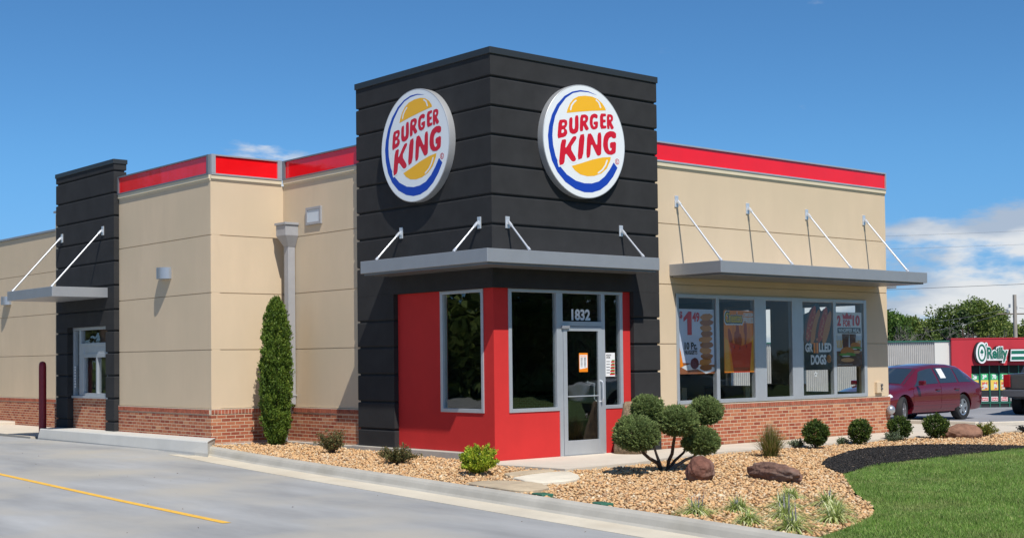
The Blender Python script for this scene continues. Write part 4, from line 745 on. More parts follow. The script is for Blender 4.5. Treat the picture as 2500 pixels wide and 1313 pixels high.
for i in range(5): mb.tube([(0, 0, .02), (.14*math.cos(i*1.3), .14*math.sin(i*1.3), .35)], [.02, .008], 6)
mb.build('trunk', BARK, t)
# cloud-pruned juniper
t = thing('cloud_pruned_juniper', 'juniper pruned into five green balls on bare crooked stems', 'shrub', (1.03, -2.84, -.035)); o0 = np.array([1.03, -2.84, -.035])
JUN = leafmat('juniper_needle', [(.085, .10, .034), (.22, .29, .095), (.36, .45, .16), (.48, .57, .25)])
BALLS = [((.11, -3.16, .545), .345, .262, 6), ((.51, -3.0, .91), .245, .20, 5), ((.86, -3.29, .72), .315, .225, 7), ((1.64, -3.18, .84), .262, .215, 8), ((1.37, -3.32, .39), .285, .205, 9)]
for (c, rx, rz, sd) in BALLS:
    n = int(7600*rx*rx*2.6); D = sph(n); q = rng.uniform(.2, 1, n)**.25*lump(D, sd, 3.2, .06)*.93; zs = np.where(D[:, 2] < 0, .85, 1.06)
    P = D*q[:, None]*np.c_[np.full(n, rx), np.full(n, rx), rz*zs]+(np.array(c)-o0); Dn = D+np.array([0, 0, .45])+rng.normal(0, .15, (n, 3)); Dn /= np.linalg.norm(Dn, axis=1)[:, None]
    P, Dn, cl = sprays(P, Dn, 22, .055, .011); cl = np.clip(cl*.9+.10*np.clip((P[:, 2]-(c[2]-o0[2]))/rz, -1, 1)*0, 0, 1); leaves('foliage_ball', P, Dn, .034, JUN, 3.6, t, cl, .38)
def stem(pts, rs, m=BARK, name='stem'):
    mb = MB(); P_ = [Vector(p)-Vector(o0) for p in pts]; mb.tube(P_, rs, 9); mb.build(name, m, t, smooth=True)
stem([(1.0, -2.84, -.08), (.90, -2.85, .07), (.62, -2.93, .17), (.42, -3.0, .26), (.18, -3.12, .48)], [.036, .032, .027, .024, .018]); stem([(1.03, -2.82, -.08), (.92, -2.84, .12), (.80, -2.90, .24), (.66, -2.93, .50), (.52, -2.98, .80)], [.028, .024, .019, .016, .012], BARKL)
stem([(1.06, -2.88, -.08), (1.05, -2.93, .10), (1.01, -3.04, .22), (.96, -3.12, .40), (.88, -3.25, .62)], [.036, .03, .027, .025, .02]); stem([(1.08, -2.88, -.07), (1.18, -2.98, .03), (1.25, -3.10, .12), (1.33, -3.2, .17), (1.40, -3.28, .33)], [.032, .028, .024, .02, .018], BARKL); stem([(1.1, -2.86, -.06), (1.2, -2.92, .10), (1.34, -2.98, .22), (1.46, -3.04, .45), (1.62, -3.14, .76)], [.028, .024, .019, .017, .014])
# other shrubs
def twiggy(name, label, x, y, rx, h, mleaf, n, size, seed, flat=1, group=None, up=.6, cat='shrub', aspect=1.8):
    t = thing(name, label, cat, (x, y, G(x, y)), group=group); rr = random.Random(seed); mb = MB(); Ps = []; Ns = []
    for i in range(46):
        a = rr.uniform(0, 6.28); e = rr.uniform(.15, 1.0); L_ = rr.uniform(.65, 1.08); tip = Vector((math.cos(a)*rx*L_*(1-e*.55), math.sin(a)*rx*L_*(1-e*.55), h*(.25+.75*e)*L_)); mid = tip*.5+Vector((0, 0, h*.06))
        mb.tube([(0, 0, -.02), mid, tip], [.007, .005, .002], 4)
        for j in range(n//46): q = rr.uniform(.3, 1.05); p = mid.lerp(tip, (q-.5)*2) if q > .5 else mid*(q*2); Ps.append(p+Vector((rr.gauss(0, .022), rr.gauss(0, .022), rr.gauss(0, .018)))); Ns.append(tip.normalized()+Vector((0, 0, up)))
    mb.build('branches', BARK, t); leaves('foliage', np.array(Ps), np.array(Ns), size, mleaf, aspect, t, None, .7); return t
BARB = leafmat('azalea_leaf', [(.06, .065, .024), (.13, .14, .05), (.22, .19, .07), (.28, .13, .06)]); YEL_L = leafmat('gold_leaf', [(0.125, 0.200, 0.015), (0.300, 0.400, 0.027), (0.525, 0.600, 0.050), (0.625, 0.500, 0.062)]); SILV = leafmat('silver_leaf', [(.07, .11, .05), (.13, .18, .10), (.22, .28, .17), (.30, .34, .25)]); YG = leafmat('spirea_leaf', [(.08, .12, .02), (.18, .22, .04), (.34, .32, .06), (.36, .22, .05)]); DKP = leafmat('plum_leaf', [(.012, .018, .016), (.025, .032, .03), (.05, .05, .05), (.06, .07, .06)])
twiggy('azalea', 'small dark leafy azalea on the gravel, nearer the brick wall', -.94, 3.43, .36, .45, BARB, 3400, .030, 11, group='dark low shrubs by the tower'); twiggy('azalea', 'wider low dark azalea on the gravel, in front of the red wall', -1.3, .94, .42, .32, BARB, 4400, .030, 12, group='dark low shrubs by the tower')
twiggy('golden_shrub', 'bright yellow green bushy shrub at the red corner', -1.53, -1.42, .38, .43, YEL_L, 21000, .034, 13)
twiggy('silver_shrub', 'little silvery ground shrub left of the first boxwood ball', 6.32, -1.35, .20, .17, SILV, 900, .03, 14, group='silvery low plants between the boxwoods'); twiggy('silver_shrub', 'little silvery ground shrub beside the second boxwood ball', 7.72, -1.38, .14, .12, SILV, 600, .03, 15, group='silvery low plants between the boxwoods'); twiggy('silver_shrub', 'silvery ground shrub beside the third boxwood ball, largest of its kind', 9.1, -1.6, .25, .20, SILV, 1200, .03, 16, group='silvery low plants between the boxwoods')
twiggy('spirea', 'yellowish spirea beside the reddish rock near the far kerb', 11.85, -2.0, .31, .27, YG, 3600, .034, 17); twiggy('dark_shrub', 'low dark plant at the far right end of the gravel bed', 13.66, -2.0, .28, .15, DKP, 1500, .035, 18)
def arcs(name, P0, n, L_, w, m, parent, spread=.9, droop=1.0, seg=5, attr=None, pw=1.0, rbase=.03):
    th = rng.uniform(0, 6.283, n); lean = rng.uniform(min(.05, spread) if spread < 1.2 else .3, spread, n); ln = L_*rng.uniform(.6, 1.1, n); V = []; F = []
    T = np.linspace(0, 1, seg+1); dirx, diry = np.cos(th), np.sin(th); bx = rng.normal(0, rbase, n); by = rng.normal(0, rbase, n)
    for k_, t_ in enumerate(T):
        rad = ln*(lean*t_*.75+droop*lean*t_**2*.35); zz = ln*(t_*(1-lean*.25)-droop*lean*t_**2.2*.75); ww = w*(1-t_**2*.92)*.5
        V.append(np.stack([np.c_[bx+dirx*rad-diry*ww, by+diry*rad+dirx*ww, zz], np.c_[bx+dirx*rad+diry*ww, by+diry*rad-dirx*ww, zz]], 1))
    V = np.stack(V, 1).reshape(-1, 3)+np.array(P0); base = np.arange(n)[:, None]*(2*(seg+1))
    F = np.concatenate([np.stack([base[:, 0]+2*k_, base[:, 0]+2*k_+1, base[:, 0]+2*k_+3, base[:, 0]+2*k_+2], 1) for k_ in range(seg)])
    a = rng.random(n); return npmesh(name, V, F, m, attr=np.tile(a, seg), parent=parent)
GRL = leafmat('fountain_grass', [(0.084, 0.112, 0.021), (0.182, 0.210, 0.042), (0.392, 0.308, 0.126), (0.560, 0.364, 0.182)])
t = thing('ornamental_grass', 'upright tuft of ornamental grass with tan tips by the brick wall', 'grass clump', (4.28, -2.35, -.03)); arcs('blades', (0, 0, 0), 760, .60, .009, GRL, t, 1.0, .35, 5, rbase=.045)
arcs('seed_heads', (0, 0, 0), 60, .66, .012, mat('seed_head', (.34, .22, .13), .8), t, .5, .25, 4)
LIR = leafmat('liriope_blade', [(.20, .28, .06), (.42, .50, .14), (.78, .78, .42), (.85, .84, .60)]); FLW = mat('liriope_flower', (.27, .25, .31), .8)
LS = [(-2.78, -6.87, .17, .62, 1, 'nearest the red boulder, alone on the gravel'), (-2.23, -7.01, .16, .58, 1, 'upper left of the pair below the long rock'), (-3.0, -7.8, .15, .6, 0, 'lowest left of the group, close to the kerb'), (-.73, -6.62, .14, .5, 0, 'farthest back, just below the long rock'), (-1.55, -7.15, .15, .6, 1, 'middle of the group, small with faded flowers'), (-2.35, -7.78, .19, .7, 1, 'centre of the group with purple flower spikes'), (-3.15, -8.50, .20, .72, 1, 'nearest the camera at the tip of the bed'), (-1.09, -7.45, .19, .62, 1, 'upper right beside the lawn edge with flower spikes'), (-1.6, -7.9, .16, .66, 0, 'between the two plants next to the lawn edge'), (-2.2, -8.33, .20, .75, 0, 'lower right, widest, close to the lawn edge')]
for i, (x, y, L_, sp, fl, lb) in enumerate(LS):
    t = thing('liriope', 'variegated liriope tuft '+lb, 'plant', (x, y, G(x, y)), group='striped grassy liriope tufts near the lawn'); arcs('blades', (0, 0, 0), 260, L_*1.72, .0125, LIR, t, 1.45, 1.0, 6, rbase=.03)
    if fl: arcs('flower_spikes', (0, 0, 0), 6, L_*1.55, .020, FLW, t, .5, .2, 4)
# ------------------------------------------------------------------ rocks, flagstones, lids, log
def rock(name, label, x, y, sx, sy, sz, rz, m, seed, sink=.25, cat='rock'):
    bm = bmesh.new(); bmesh.ops.create_icosphere(bm, subdivisions=5, radius=1); D = np.array([v.co[:] for v in bm.verts]); r_ = np.random.default_rng(seed)
    k = np.ones(len(D))
    for _ in range(9):                                               # cut by planes: facets
        nrm = r_.normal(size=3); nrm /= np.linalg.norm(nrm); lim = r_.uniform(.84, 1.0); dd = D@nrm; k = np.minimum(k, np.where(dd > .05, lim/np.maximum(dd, .05), 9))
    k = np.minimum(k, 1.05)*lump(D, seed, 6, .05)*lump(D, seed+1, 16, .018)
    for v, q, d in zip(bm.verts, k, D): v.co = Vector((d[0]*q*sx, d[1]*q*sy, d[2]*q*sz))
    me = bpy.data.meshes.new(name); bm.to_mesh(me); bm.free(); me.materials.append(m); me.polygons.foreach_set('use_smooth', [True]*len(me.polygons))
    o = bpy.data.objects.new(name, me); COL.objects.link(o); o.location = (x, y, G(x, y)+sz*(1-2*sink)*.8); o.rotation_euler = (0, 0, rz); tag(o, label, cat); return o
RK = mat('red_rock', (.175, .072, .048), .9, noise=(6, .45, 9), bump=(16, .03), var=(3, (.20, .13, .10), .5, .7)); RK2 = mat('brown_rock', (.19, .105, .075), .9, noise=(7, .4, 9), bump=(18, .03), var=(2, (.20, .15, .12), .48, .7))
rock('boulder', 'rounded dark red boulder beside the pruned juniper', .22, -4.30, .235, .20, .205, .3, RK, 21, .12)
rock('boulder', 'long flat brown rock lying across the gravel', 1.03, -4.98, .66, .17, .15, R(71), RK2, 22, .12)
rock('boulder', 'low reddish rock at the far kerb behind the last boxwood', 11.15, -1.95, .42, .26, .20, R(-30), mat('rust_rock', (.24, .125, .08), .9, noise=(6, .35, 9), bump=(16, .02)), 23, .25)
FLG = mat('flagstone_white', (.70, .63, .50), .85, noise=(3, .12, 9), bump=(25, .006)); FLT = mat('flagstone_tan', (.50, .40, .27), .85, noise=(3, .2, 9), bump=(25, .006))
def flag(label, pts, m):
    cx_, cy_ = sum(p[0] for p in pts)/len(pts), sum(p[1] for p in pts)/len(pts); q = dense(pts+[pts[0]], 5)[:-1]; rr = random.Random(5)
    q = [(x-cx_+rr.uniform(-.014, .014), y-cy_+rr.uniform(-.014, .014)) for x, y in q]; n = len(q)
    mb = MB(); mb.rings([[(x, y, -.05) for x, y in q], [(x, y, .016) for x, y in q], [(x*.975, y*.975, .028) for x, y in q]]); o = mb.build('flagstone', m, smooth=True, loc=(cx_, cy_, G(cx_, cy_)+.004)); o['group'] = 'flat stepping stones in the gravel'; tag(o, label, 'stepping stone')
flag('pale flat stepping stone in front of the entrance walk, largest and whitest', [(-1.70, -2.42), (-1.0, -2.16), (-.43, -2.16), (-.75, -2.8), (-1.28, -3.29), (-1.93, -3.24)], FLG); flag('narrow tan stepping stone touching the entrance walk', [(-1.37, -1.86), (-.85, -1.7), (-.43, -1.80), (-.59, -2.06), (-1.44, -2.14)], FLT)
flag('tan stepping stone beside the kerb', [(-2.62, -2.5), (-2.15, -2.48), (-1.93, -3.08), (-2.30, -3.85), (-2.84, -3.85)], FLT)
for x, y, l in ((-2.80, -4.28, 'green irrigation valve lid beside the tan stepping stone'), (-2.98, -5.54, 'green irrigation valve lid further right along the kerb')):
    mb = MB(); mb.prism([(-.09, -.13), (.09, -.13), (.09, .13), (-.09, .13)], -.05, .028); o = mb.build('valve_lid', mat('valve_green', (.035, .14, .085), .5), bevel=.01, loc=(x, y, G(x, y))); o.rotation_euler = (0, 0, R(-12)); tag(o, l, 'valve lid', 'green irrigation lids in the gravel')
t = thing('carved_log', 'carved log with two white ringed eyes leaning by the tower pier', 'log', (2.93, -.30, .008)); mb = MB(); rr = random.Random(9); rs = []
LOGM = mat('log_bark', (.24, .17, .105), .95, noise=(22, .55, 9, (1, 1, .5)), bump=(30, .03))
for k_, (zz, r) in enumerate(((0, .29), (.10, .30), (.25, .285), (.45, .24), (.62, .20), (.78, .165), (.88, .15), (.92, .11))): rs.append([(r*(1+.07*math.sin(3*a+k_)+rr.uniform(-.04, .04))*math.cos(a)+.04*zz, r*(1+rr.uniform(-.04, .04))*math.sin(a), zz) for a in [2*math.pi*i/24 for i in range(24)]])
mb.rings(rs); mb.build('trunk', LOGM, t, smooth='all')
for sx in (-.15, .01):
    ex = Vector((sx+.01, -.19+abs(sx)*.25, .655)); nn = Vector((-.35+sx*1.2, -.93, 0)).normalized()
    mb = MB(); mb.tube([ex, ex+nn*.03], .044, 16); e = mb.build('eye', WHITE, t); mb = MB(); mb.tube([ex+nn*.03, ex+nn*.036], .018, 12); mb.build('pupil', pDk, e)
# ------------------------------------------------------------------ vehicles
TYRE = mat('tyre', (.018, .018, .019), .8); RIMM = mat('wheel_rim', (.55, .56, .58), .28, metal=.8); CGL = mat('car_glass', (.025, .035, .04), .04, spec=.8, coat=1); CHR = mat('chrome', (.7, .7, .72), .12, metal=1); HL = mat('headlamp', (.75, .77, .80), .08, spec=.8, coat=1); TL = mat('tail_lamp', (.35, .01, .012), .12, coat=1); PLAST = mat('black_plastic', (.02, .02, .02), .6)
def interp_keys(keys, x):
    ks = sorted(keys); X = [k[0] for k in ks]; return [float(np.interp(x, X, [k[i] for k in ks])) for i in range(1, 6)]
def section(keys, x, off=0):
    zb, w, zt, zp, wt = interp_keys(keys, x)
    return [(0, zb), (.7*w, zb), (w*.93, zb+.06), (w*.985, zb+.2), (w+off, .5*(zb+.2+zt)), (w*.985+off, zt-.05), (w*.955+off, zt), ((w*.955+wt)/2+.012+off, (zt+zp-.05)/2), (wt+off, zp-.05), (wt*.88, zp-.016+off), (wt*.45, zp+off), (0, zp+.006+off)]
def shell(keys, n=90):
    xs = np.linspace(min(k[0] for k in keys), max(k[0] for k in keys), n); rings = []
    for x in xs:
        h_ = section(keys, x); ring = [(x, y, z) for y, z in h_]+[(x, -y, z) for y, z in h_[-2:0:-1]]; rings.append(ring)
    return rings
def patch(mb, keys, xb0, xb1, xt0, xt1, i0, i1, t0, t1, side, off=.006, n=8):
    V = []
    for a in range(n+1):
        for b in range(n+1):
            t_ = t0+(t1-t0)*b/n; x = (xb0+(xb1-xb0)*a/n)*(1-b/n)+(xt0+(xt1-xt0)*a/n)*(b/n); s = section(keys, x); seg = (i1-i0)*t_; i = min(int(seg), i1-i0-1); f = seg-i
            p, q = s[i0+i], s[i0+i+1]; V.append((x, side*(p[0]+(q[0]-p[0])*f+off), p[1]+(q[1]-p[1])*f))
    mb.add(V, [(a*(n+1)+b, (a+1)*(n+1)+b, (a+1)*(n+1)+b+1, a*(n+1)+b+1) for a in range(n) for b in range(n)])
def toppatch(mb, keys, x0, x1, m0, m1, off=.006, n=8):
    V = []
    for a in range(n+1):
        x = x0+(x1-x0)*a/n; mm = m0+(m1-m0)*a/n; s = section(keys, x)[8:]
        ys = [p[0] for p in s][::-1]; zs = [p[1] for p in s][::-1]
        for b in range(n+1): y = s[0][0]*mm*(2*b/n-1); V.append((x, y, float(np.interp(abs(y), ys, zs))+off))
    mb.add(V, [(a*(n+1)+b, (a+1)*(n+1)+b, (a+1)*(n+1)+b+1, a*(n+1)+b+1) for a in range(n) for b in range(n)])
def wheel(t, x, y, r, wdt, steer=0):
    s = 1 if y > 0 else -1; mb = MB(); rs = []
    for yy, rr_ in ((0, r*.62), (0, r*.93), (.03, r), (wdt-.03, r), (wdt, r*.93), (wdt, r*.66), (wdt-.05, r*.64)): rs.append([(rr_*math.cos(2*math.pi*i/36), s*(yy-wdt), rr_*math.sin(2*math.pi*i/36)) for i in range(36)])
    mb.rings(rs); wh = mb.build('wheel', TYRE, t, smooth=True, loc=(x, y, r)); wh.rotation_euler = (0, 0, steer)
    mb = MB(); yy = -.04
    for k_ in range(5):
        a = 2*math.pi*k_/5+.3; ca, sa = math.cos(a), math.sin(a); q = []
        for rad, hw in ((.05*r/.33, .055), (r*.60, .045)): q += [(rad*ca-hw*sa, rad*sa+hw*ca), (rad*ca+hw*sa, rad*sa-hw*ca)]
        pts = [q[0], q[1], q[3], q[2]]; mb.rings([[(a_, s*(yy-.02), b_) for a_, b_ in pts], [(a_, s*(yy+.012), b_) for a_, b_ in pts]])
    for r0, r1, y0, y1 in ((r*.55, r*.655, yy-.03, yy+.018),):
        rs = [[(q_*math.cos(2*math.pi*i/36), s*w_, q_*math.sin(2*math.pi*i/36)) for i in range(36)] for q_, w_ in ((r0, y0), (r0, y1), (r1, y1+.006), (r1, y0), (r0, y0))]; mb.rings(rs, False)
    mb.tube([(0, s*(yy-.02), 0), (0, s*(yy+.02), 0)], r*.17, 14); mb.build('rim', RIMM, wh, smooth=True)
    mb = MB(); mb.tube([(0, s*(yy-.06), 0), (0, s*(yy-.05), 0)], r*.60, 20); mb.build('brake_disc', PLAST, wh)
def vehicle(name, label, cat, keys, paint, wheels, r, loc, rz, steer=0):
    t = thing(name, label, cat, loc, rz); mb = MB(); mb.rings(shell(keys)); body = mb.build('body', paint, t, smooth=True)
    cut = MB()
    for x in wheels:
        cut.tube([(x, 1.3, r+.01), (x, -1.3, r+.01)], r*1.14, 32)
    co = cut.build('cutter', PLAST); md = body.modifiers.new('b', 'BOOLEAN'); md.object = co; md.operation = 'DIFFERENCE'; md.solver = 'EXACT'; co.parent = t
    bpy.context.view_layer.update(); dg = bpy.context.evaluated_depsgraph_get(); me = bpy.data.meshes.new_from_object(body.evaluated_get(dg)); body.modifiers.clear(); body.data = me; bpy.data.objects.remove(co)
    for x in wheels: mb = MB(); mb.box(x-r*1.1, x+r*1.1, -.60, .60, .25, r*2+.1); mb.build('wheel_well', PLAST, t)
    w = interp_keys(keys, 0)[1]
    for i, x in enumerate(wheels):
        for s in (1, -1): wheel(t, x, s*(w-.02), r, .22 if r < .36 else .27, steer if x > 0 else 0)
    return t
CARK = [(2.38, .34, .56, .58, .62, .50), (2.33, .24, .72, .63, .70, .64), (2.15, .20, .82, .70, .79, .73), (1.7, .19, .872, .79, .88, .76), (1.22, .19, .885, .86, .955, .77), (.80, .19, .885, .90, 1.16, .67), (.34, .19, .885, .92, 1.38, .58), (.0, .19, .885, .925, 1.44, .565), (-.5, .19, .885, .93, 1.475, .56), (-1.1, .19, .885, .94, 1.47, .56), (-1.6, .19, .885, .95, 1.41, .56), (-2.0, .20, .88, .95, 1.22, .60), (-2.22, .22, .865, .94, 1.03, .66), (-2.36, .26, .83, .86, .93, .68), (-2.42, .34, .76, .66, .72, .62)]
CP = mat('dark_red_car_paint', (.15, .006, .018), .22, metal=.3, spec=.6, coat=1)
car = vehicle('parked_car', 'dark red five-door hatchback parked beside the restaurant corner', 'car', CARK, CP, (1.37, -1.36), .335, (16.55, 2.92, -.005), R(180), R(20))
for s in (1, -1):
    for nm, a in (('side_window', (.92, -.24, .40, -.26)), ('side_window', (-.32, -1.14, -.34, -1.18)), ('quarter_window', (-1.22, -1.86, -1.25, -1.58))):
        mb = MB(); patch(mb, CARK, *a, 6, 8, .10, .90, s); mb.build(nm, CGL, car, smooth=True)
    for a in ((.98, -.27, .98, -.27), (-.29, -1.16, -.29, -1.18)):
        mb = MB(); patch(mb, CARK, *a, 2, 6, .12, .97, s, .005); d = mb.build('door', CP, car, smooth=True); mb = MB(); xh = a[1]+.14; mb.box(xh-.09, xh+.09, s*.90-.018, s*.90+.018, .80, .835); mb.build('handle', PLAST if False else CP, d, bevel=.008)
    mb = MB(); patch(mb, CARK, 1.0, -1.0, 1.0, -1.0, 3, 4, .15, .35, s, .012); mb.build('side_moulding', CP, car)
    mb = MB(); mb.rings([[(.80+dx, s*(.93+dy), 1.0+dz) for dx, dz in ((-.06, -.06), (.06, -.05), (.05, .06), (-.05, .07))] for dy in (0, .17)]); mb.build('mirror', CP, car, bevel=.02)
    mb = MB(); patch(mb, CARK, 2.18, 1.86, 2.12, 1.92, 4, 6, .35, .98, s, .008); mb.build('headlight', HL, car, smooth=True)
    mb = MB(); patch(mb, CARK, -2.24, -2.38, -2.16, -2.30, 5, 7, .1, .95, s, .008); mb.build('tail_light', TL, car, smooth=True)
mb = MB(); toppatch(mb, CARK, 1.14, .38, .93, .93); mb.build('windscreen', CGL, car, smooth=True)
mb = MB(); toppatch(mb, CARK, -1.68, -2.18, .88, .90); mb.build('rear_window', CGL, car, smooth=True)
mb = MB(); mb.box(2.35, 2.385, -.42, .42, .42, .56); mb.build('grille', PLAST, car)
mb = MB(); mb.box(-.62, -.40, -.815, -.81, 1.04, 1.24); st = mb.build('window_sticker', pWh, car); st.location = (-.0, -.06+.0, 0); st.location.y = 1.565; st.rotation_euler = (0, 0, 0)
bpy.data.objects.remove(st)
mb = MB(); patch(mb, CARK, -.45, -.70, -.45, -.70, 6, 8, .35, .85, 1, .010, 3); mb.build('price_sheet', pWh, car)
PUK = [(2.78, .52, .80, .92, .98, .72), (2.70, .42, .93, 1.0, 1.08, .85), (1.7, .38, .97, 1.04, 1.17, .86), (1.2, .38, .98, 1.10, 1.20, .85), (.72, .38, .98, 1.14, 1.66, .74), (.45, .38, .98, 1.15, 1.80, .70), (-.1, .38, .98, 1.15, 1.86, .68), (-.75, .38, .98, 1.15, 1.84, .68), (-.95, .38, .98, 1.15, 1.78, .69), (-1.08, .38, .98, 1.15, 1.22, .88), (-1.2, .42, .98, 1.14, 1.18, .93), (-2.70, .45, .98, 1.14, 1.18, .93), (-2.76, .48, .96, 1.10, 1.16, .92)]
def pickup(label, paint, loc, rz):
    t = vehicle('pickup_truck', label, 'pickup truck', PUK, paint, (1.75, -1.72), .39, loc, rz)
    for s in (1, -1):
        for a in ((.86, -.02, .55, -.04), (-.10, -.80, -.10, -.78)): mb = MB(); patch(mb, PUK, *a, 6, 8, .12, .88, s); mb.build('side_window', CGL, t, smooth=True)
        mb = MB(); mb.box(-2.80, -2.72, s*.80, s*.99, .78, 1.14); mb.build('tail_light', TL, t, bevel=.015)
        mb = MB(); mb.box(2.62, 2.76, s*.60, s*.92, .80, .98); mb.build('headlight', HL, t, bevel=.02)
        mb = MB(); mb.box(.70, .86, s*1.0-.02, s*1.0+.20*s, 1.10, 1.34); mb.build('mirror', PLAST, t, bevel=.03)
    mb = MB(); toppatch(mb, PUK, 1.12, .50, .92, .9); mb.build('windscreen', CGL, t, smooth=True); mb = MB(); toppatch(mb, PUK, -.965, -1.065, .86, .78, .012); mb.build('rear_window', CGL, t, smooth=True)
    mb = MB(); mb.box(-2.79, -2.74, -.78, .78, .74, 1.12); g_ = mb.build('tailgate', paint, t, bevel=.015); mb = MB(); mb.box(-2.80, -2.788, -.12, .12, .97, 1.02); mb.build('handle', PLAST, g_)
    mb = MB(); mb.box(-2.98, -2.78, -.98, .98, .52, .72); b_ = mb.build('bumper', CHR if paint is not PKG else mat('bumper_grey', (.16, .16, .17), .35, metal=.6), t, bevel=.03); mb = MB(); mb.box(-2.99, -2.982, -.16, .16, .54, .68); mb.build('licence_plate', pWh, b_)
    return t
PKG = mat('grey_truck_paint', (.085, .085, .08), .3, metal=.3, coat=1); PKW = mat('white_truck_paint', (.75, .76, .77), .25, coat=1)
pickup('grey pickup truck seen from behind, cut off by the right edge', PKG, (23.68, 2.26, -.005), R(15)); pickup('white pickup truck parked across from the entrance, mirrored in the door', PKW, (17.9, -12.9, -.10), R(198))
# ------------------------------------------------------------------ shop across the lot
S = thing('auto_parts_shop', 'low shop with bright red front and grey corrugated side', 'building', (61.06, 28.58, -1.70), math.atan2(-.65455, .75593))
SRED = mat('shop_red', (.50, .022, .035), .6, noise=(1.5, .06, 4, (1, 1, .2))); SGRN = mat('shop_green', (.02, .13, .085), .5); CORR = mat('corrugated_metal', (.50, .48, .45), .5, metal=.2, noise=(2, .06, 4))
mb = MB(); mb.box(-14, -.001, .12, 22, 0, 4.26); mb.box(0, 16, .6, 22, 0, 4.3); mb.build('wall', mat('shop_inner', (.06, .06, .06), .9), S)
mb = MB(); xs = [-14+.06*i for i in range(int(13.04/.06)+1)]; V = []
for i, x in enumerate(xs): yy = .0 if i % 2 else .055; V += [(x-.012, yy, 0), (x-.012, yy, 4.24), (x+.012, yy, 0), (x+.012, yy, 4.24)]
n_ = len(V)//2; mb.add(V, [(2*i, 2*i+2, 2*i+3, 2*i+1) for i in range(n_-1)]); mb.build('corrugated_cladding', CORR, S)
mb = MB(); mb.box(-.97, -.001, -.03, .12, 0, 4.24); mb.build('white_panel', mat('cream_panel', (.68, .66, .60), .7), S)
mb = MB(); mb.box(-14, -.001, -.08, .4, 4.241, 4.32); mb.build('eaves_trim', SGRN, S)
mb = MB(); mb.box(0, 1.2, -.25, .6, 0, 4.38); mb.box(1.2, 16, -.25, .6, 2.75, 4.38); mb.box(-.02, 16, -.28, .62, 4.381, 4.45); mb.build('red_front', SRED, S)
mb = MB()
for i in range(25): mb.box(1.2+.6*i-.03, 1.2+.6*i+.03, -.02, .1, 0, 2.749)
mb.box(1.2, 16, -.03, .09, .40, .48); mb.box(1.2, 16, -.031, .09, 0, .08); fr_ = mb.build('window', SGRN, S)
mb = MB(); mb.box(1.2, 16, .04, .05, .02, 2.74); mb.build('pane', mat('shop_glass', (.02, .025, .028), .08, spec=.7), fr_)
PG = mat('poster_green', (.05, .42, .16), .5); PY2 = mat('poster_yellow', (.80, .58, .10), .5); PO2 = mat('poster_mixed', (.62, .62, .58), .5, noise=(9, .3, 3), var=(6, (.65, .12, .05), .5, .55))
for i in range(9):
    x0 = 1.27+.6*i; t = thing('sale_poster', 'green and yellow sale poster in shop window, '+('%s from the left' % ['first', 'second', 'third', 'fourth', 'fifth', 'sixth', 'seventh', 'eighth', 'ninth'][i]), 'poster', group='sale posters in the shop window'); t.matrix_world = Matrix.Translation(S.location)@Matrix.Rotation(S.rotation_euler.z, 4, 'Z')@Matrix.Translation((x0, .03, 1.22))
    mb = MB(); mb.box(0, .46, 0, .008, 0, .62); mb.build('yellow_half', PY2, t); mb = MB(); mb.box(0, .46, 0, .008, .621, 1.02); mb.build('green_half', PG, t); F = Flat(t); F.text('digits', WHITE, ['3', '39', '70', '27', '12', '5', '18', '9', '24'][i], .1, .36, .68, .96, .06)
    mb = MB(); mb.box(.06 if i % 2 else .2, .40, -.004, -.001, .05, .5); mb.build('picture', PO2, t)
    if i % 1 == 0 and i > 0:
        q = thing('window_label', 'red and white label low in the shop window under the %s poster' % ['first', 'second', 'third', 'fourth', 'fifth', 'sixth', 'seventh', 'eighth', 'ninth'][i], 'label', group='red labels low in the shop window'); q.matrix_world = t.matrix_world@Matrix.Translation((.02, 0, -.69))
        mb = MB(); mb.box(0, .42, 0, .008, 0, .28); mb.build('backing', WHITE, q, bevel=.02); mb = MB(); mb.box(.03, .39, -.004, -.001, .04, .24); mb.build('red_field', pRed, q); F = Flat(q, -.005); F.text('lettering', WHITE, 'SALE', .06, .36, .08, .20, .03)
# raised shop sign
T = thing('shop_sign', 'white outlined green O\'Reilly sign raised on the red shop front', 'sign'); T.matrix_world = Matrix.Translation(S.location)@Matrix.Rotation(S.rotation_euler.z, 4, 'Z')@Matrix.Translation((1.50, -.26, 2.85))
def raised(name, m, parts, y0, y1, parent):
    mb = MB()
    for v, f in parts:
        o_ = len(v); mb.add([(x, y0, z) for x, z in v]+[(x, y1, z) for x, z in v], [tuple(a) for a in f]+[tuple(a+o_ for a in q[::-1]) for q in f])
        ed = {}
        for q in f:
            for a, b in zip(q, q[1:]+q[:1]): ed[(a, b)] = ed.get((a, b), 0)+1
        mb.add([(x, y0, z) for x, z in v]+[(x, y1, z) for x, z in v], [(a, b, b+o_, a+o_) for a, b in ed if (b, a) not in ed])
    return mb.build(name, m, parent)
def P1(pts): return (pts, [tuple(range(len(pts)))])
bodyp = [P1(ell(.28, .68, .36, .66, 0, 32)), text2d("Reilly", .53, 1.93, .04, 1.08, .10), P1(poly_rect(.6, 1.78, .2, .72)), P1(ell(.56, 1.16, .10, .16, 0, 14))]
raised('body', PLAST, [( [(x-.10, z) for x, z in v], f) for v, f in bodyp], -.20, -.01, T); raised('outline', WHITE, bodyp, -.26, -.201, T)
SG2 = mat('sign_green', (.01, .15, .095), .4)
ring = ell(.28, .68, .25, .54, 0, 32); inner = ell(.28, .68, .17, .42, 0, 32); raised('letter_o', SG2, [(ring+inner, [(i, (i+1) % 32, 32+(i+1) % 32, 32+i) for i in range(32)])], -.27, -.262, T)
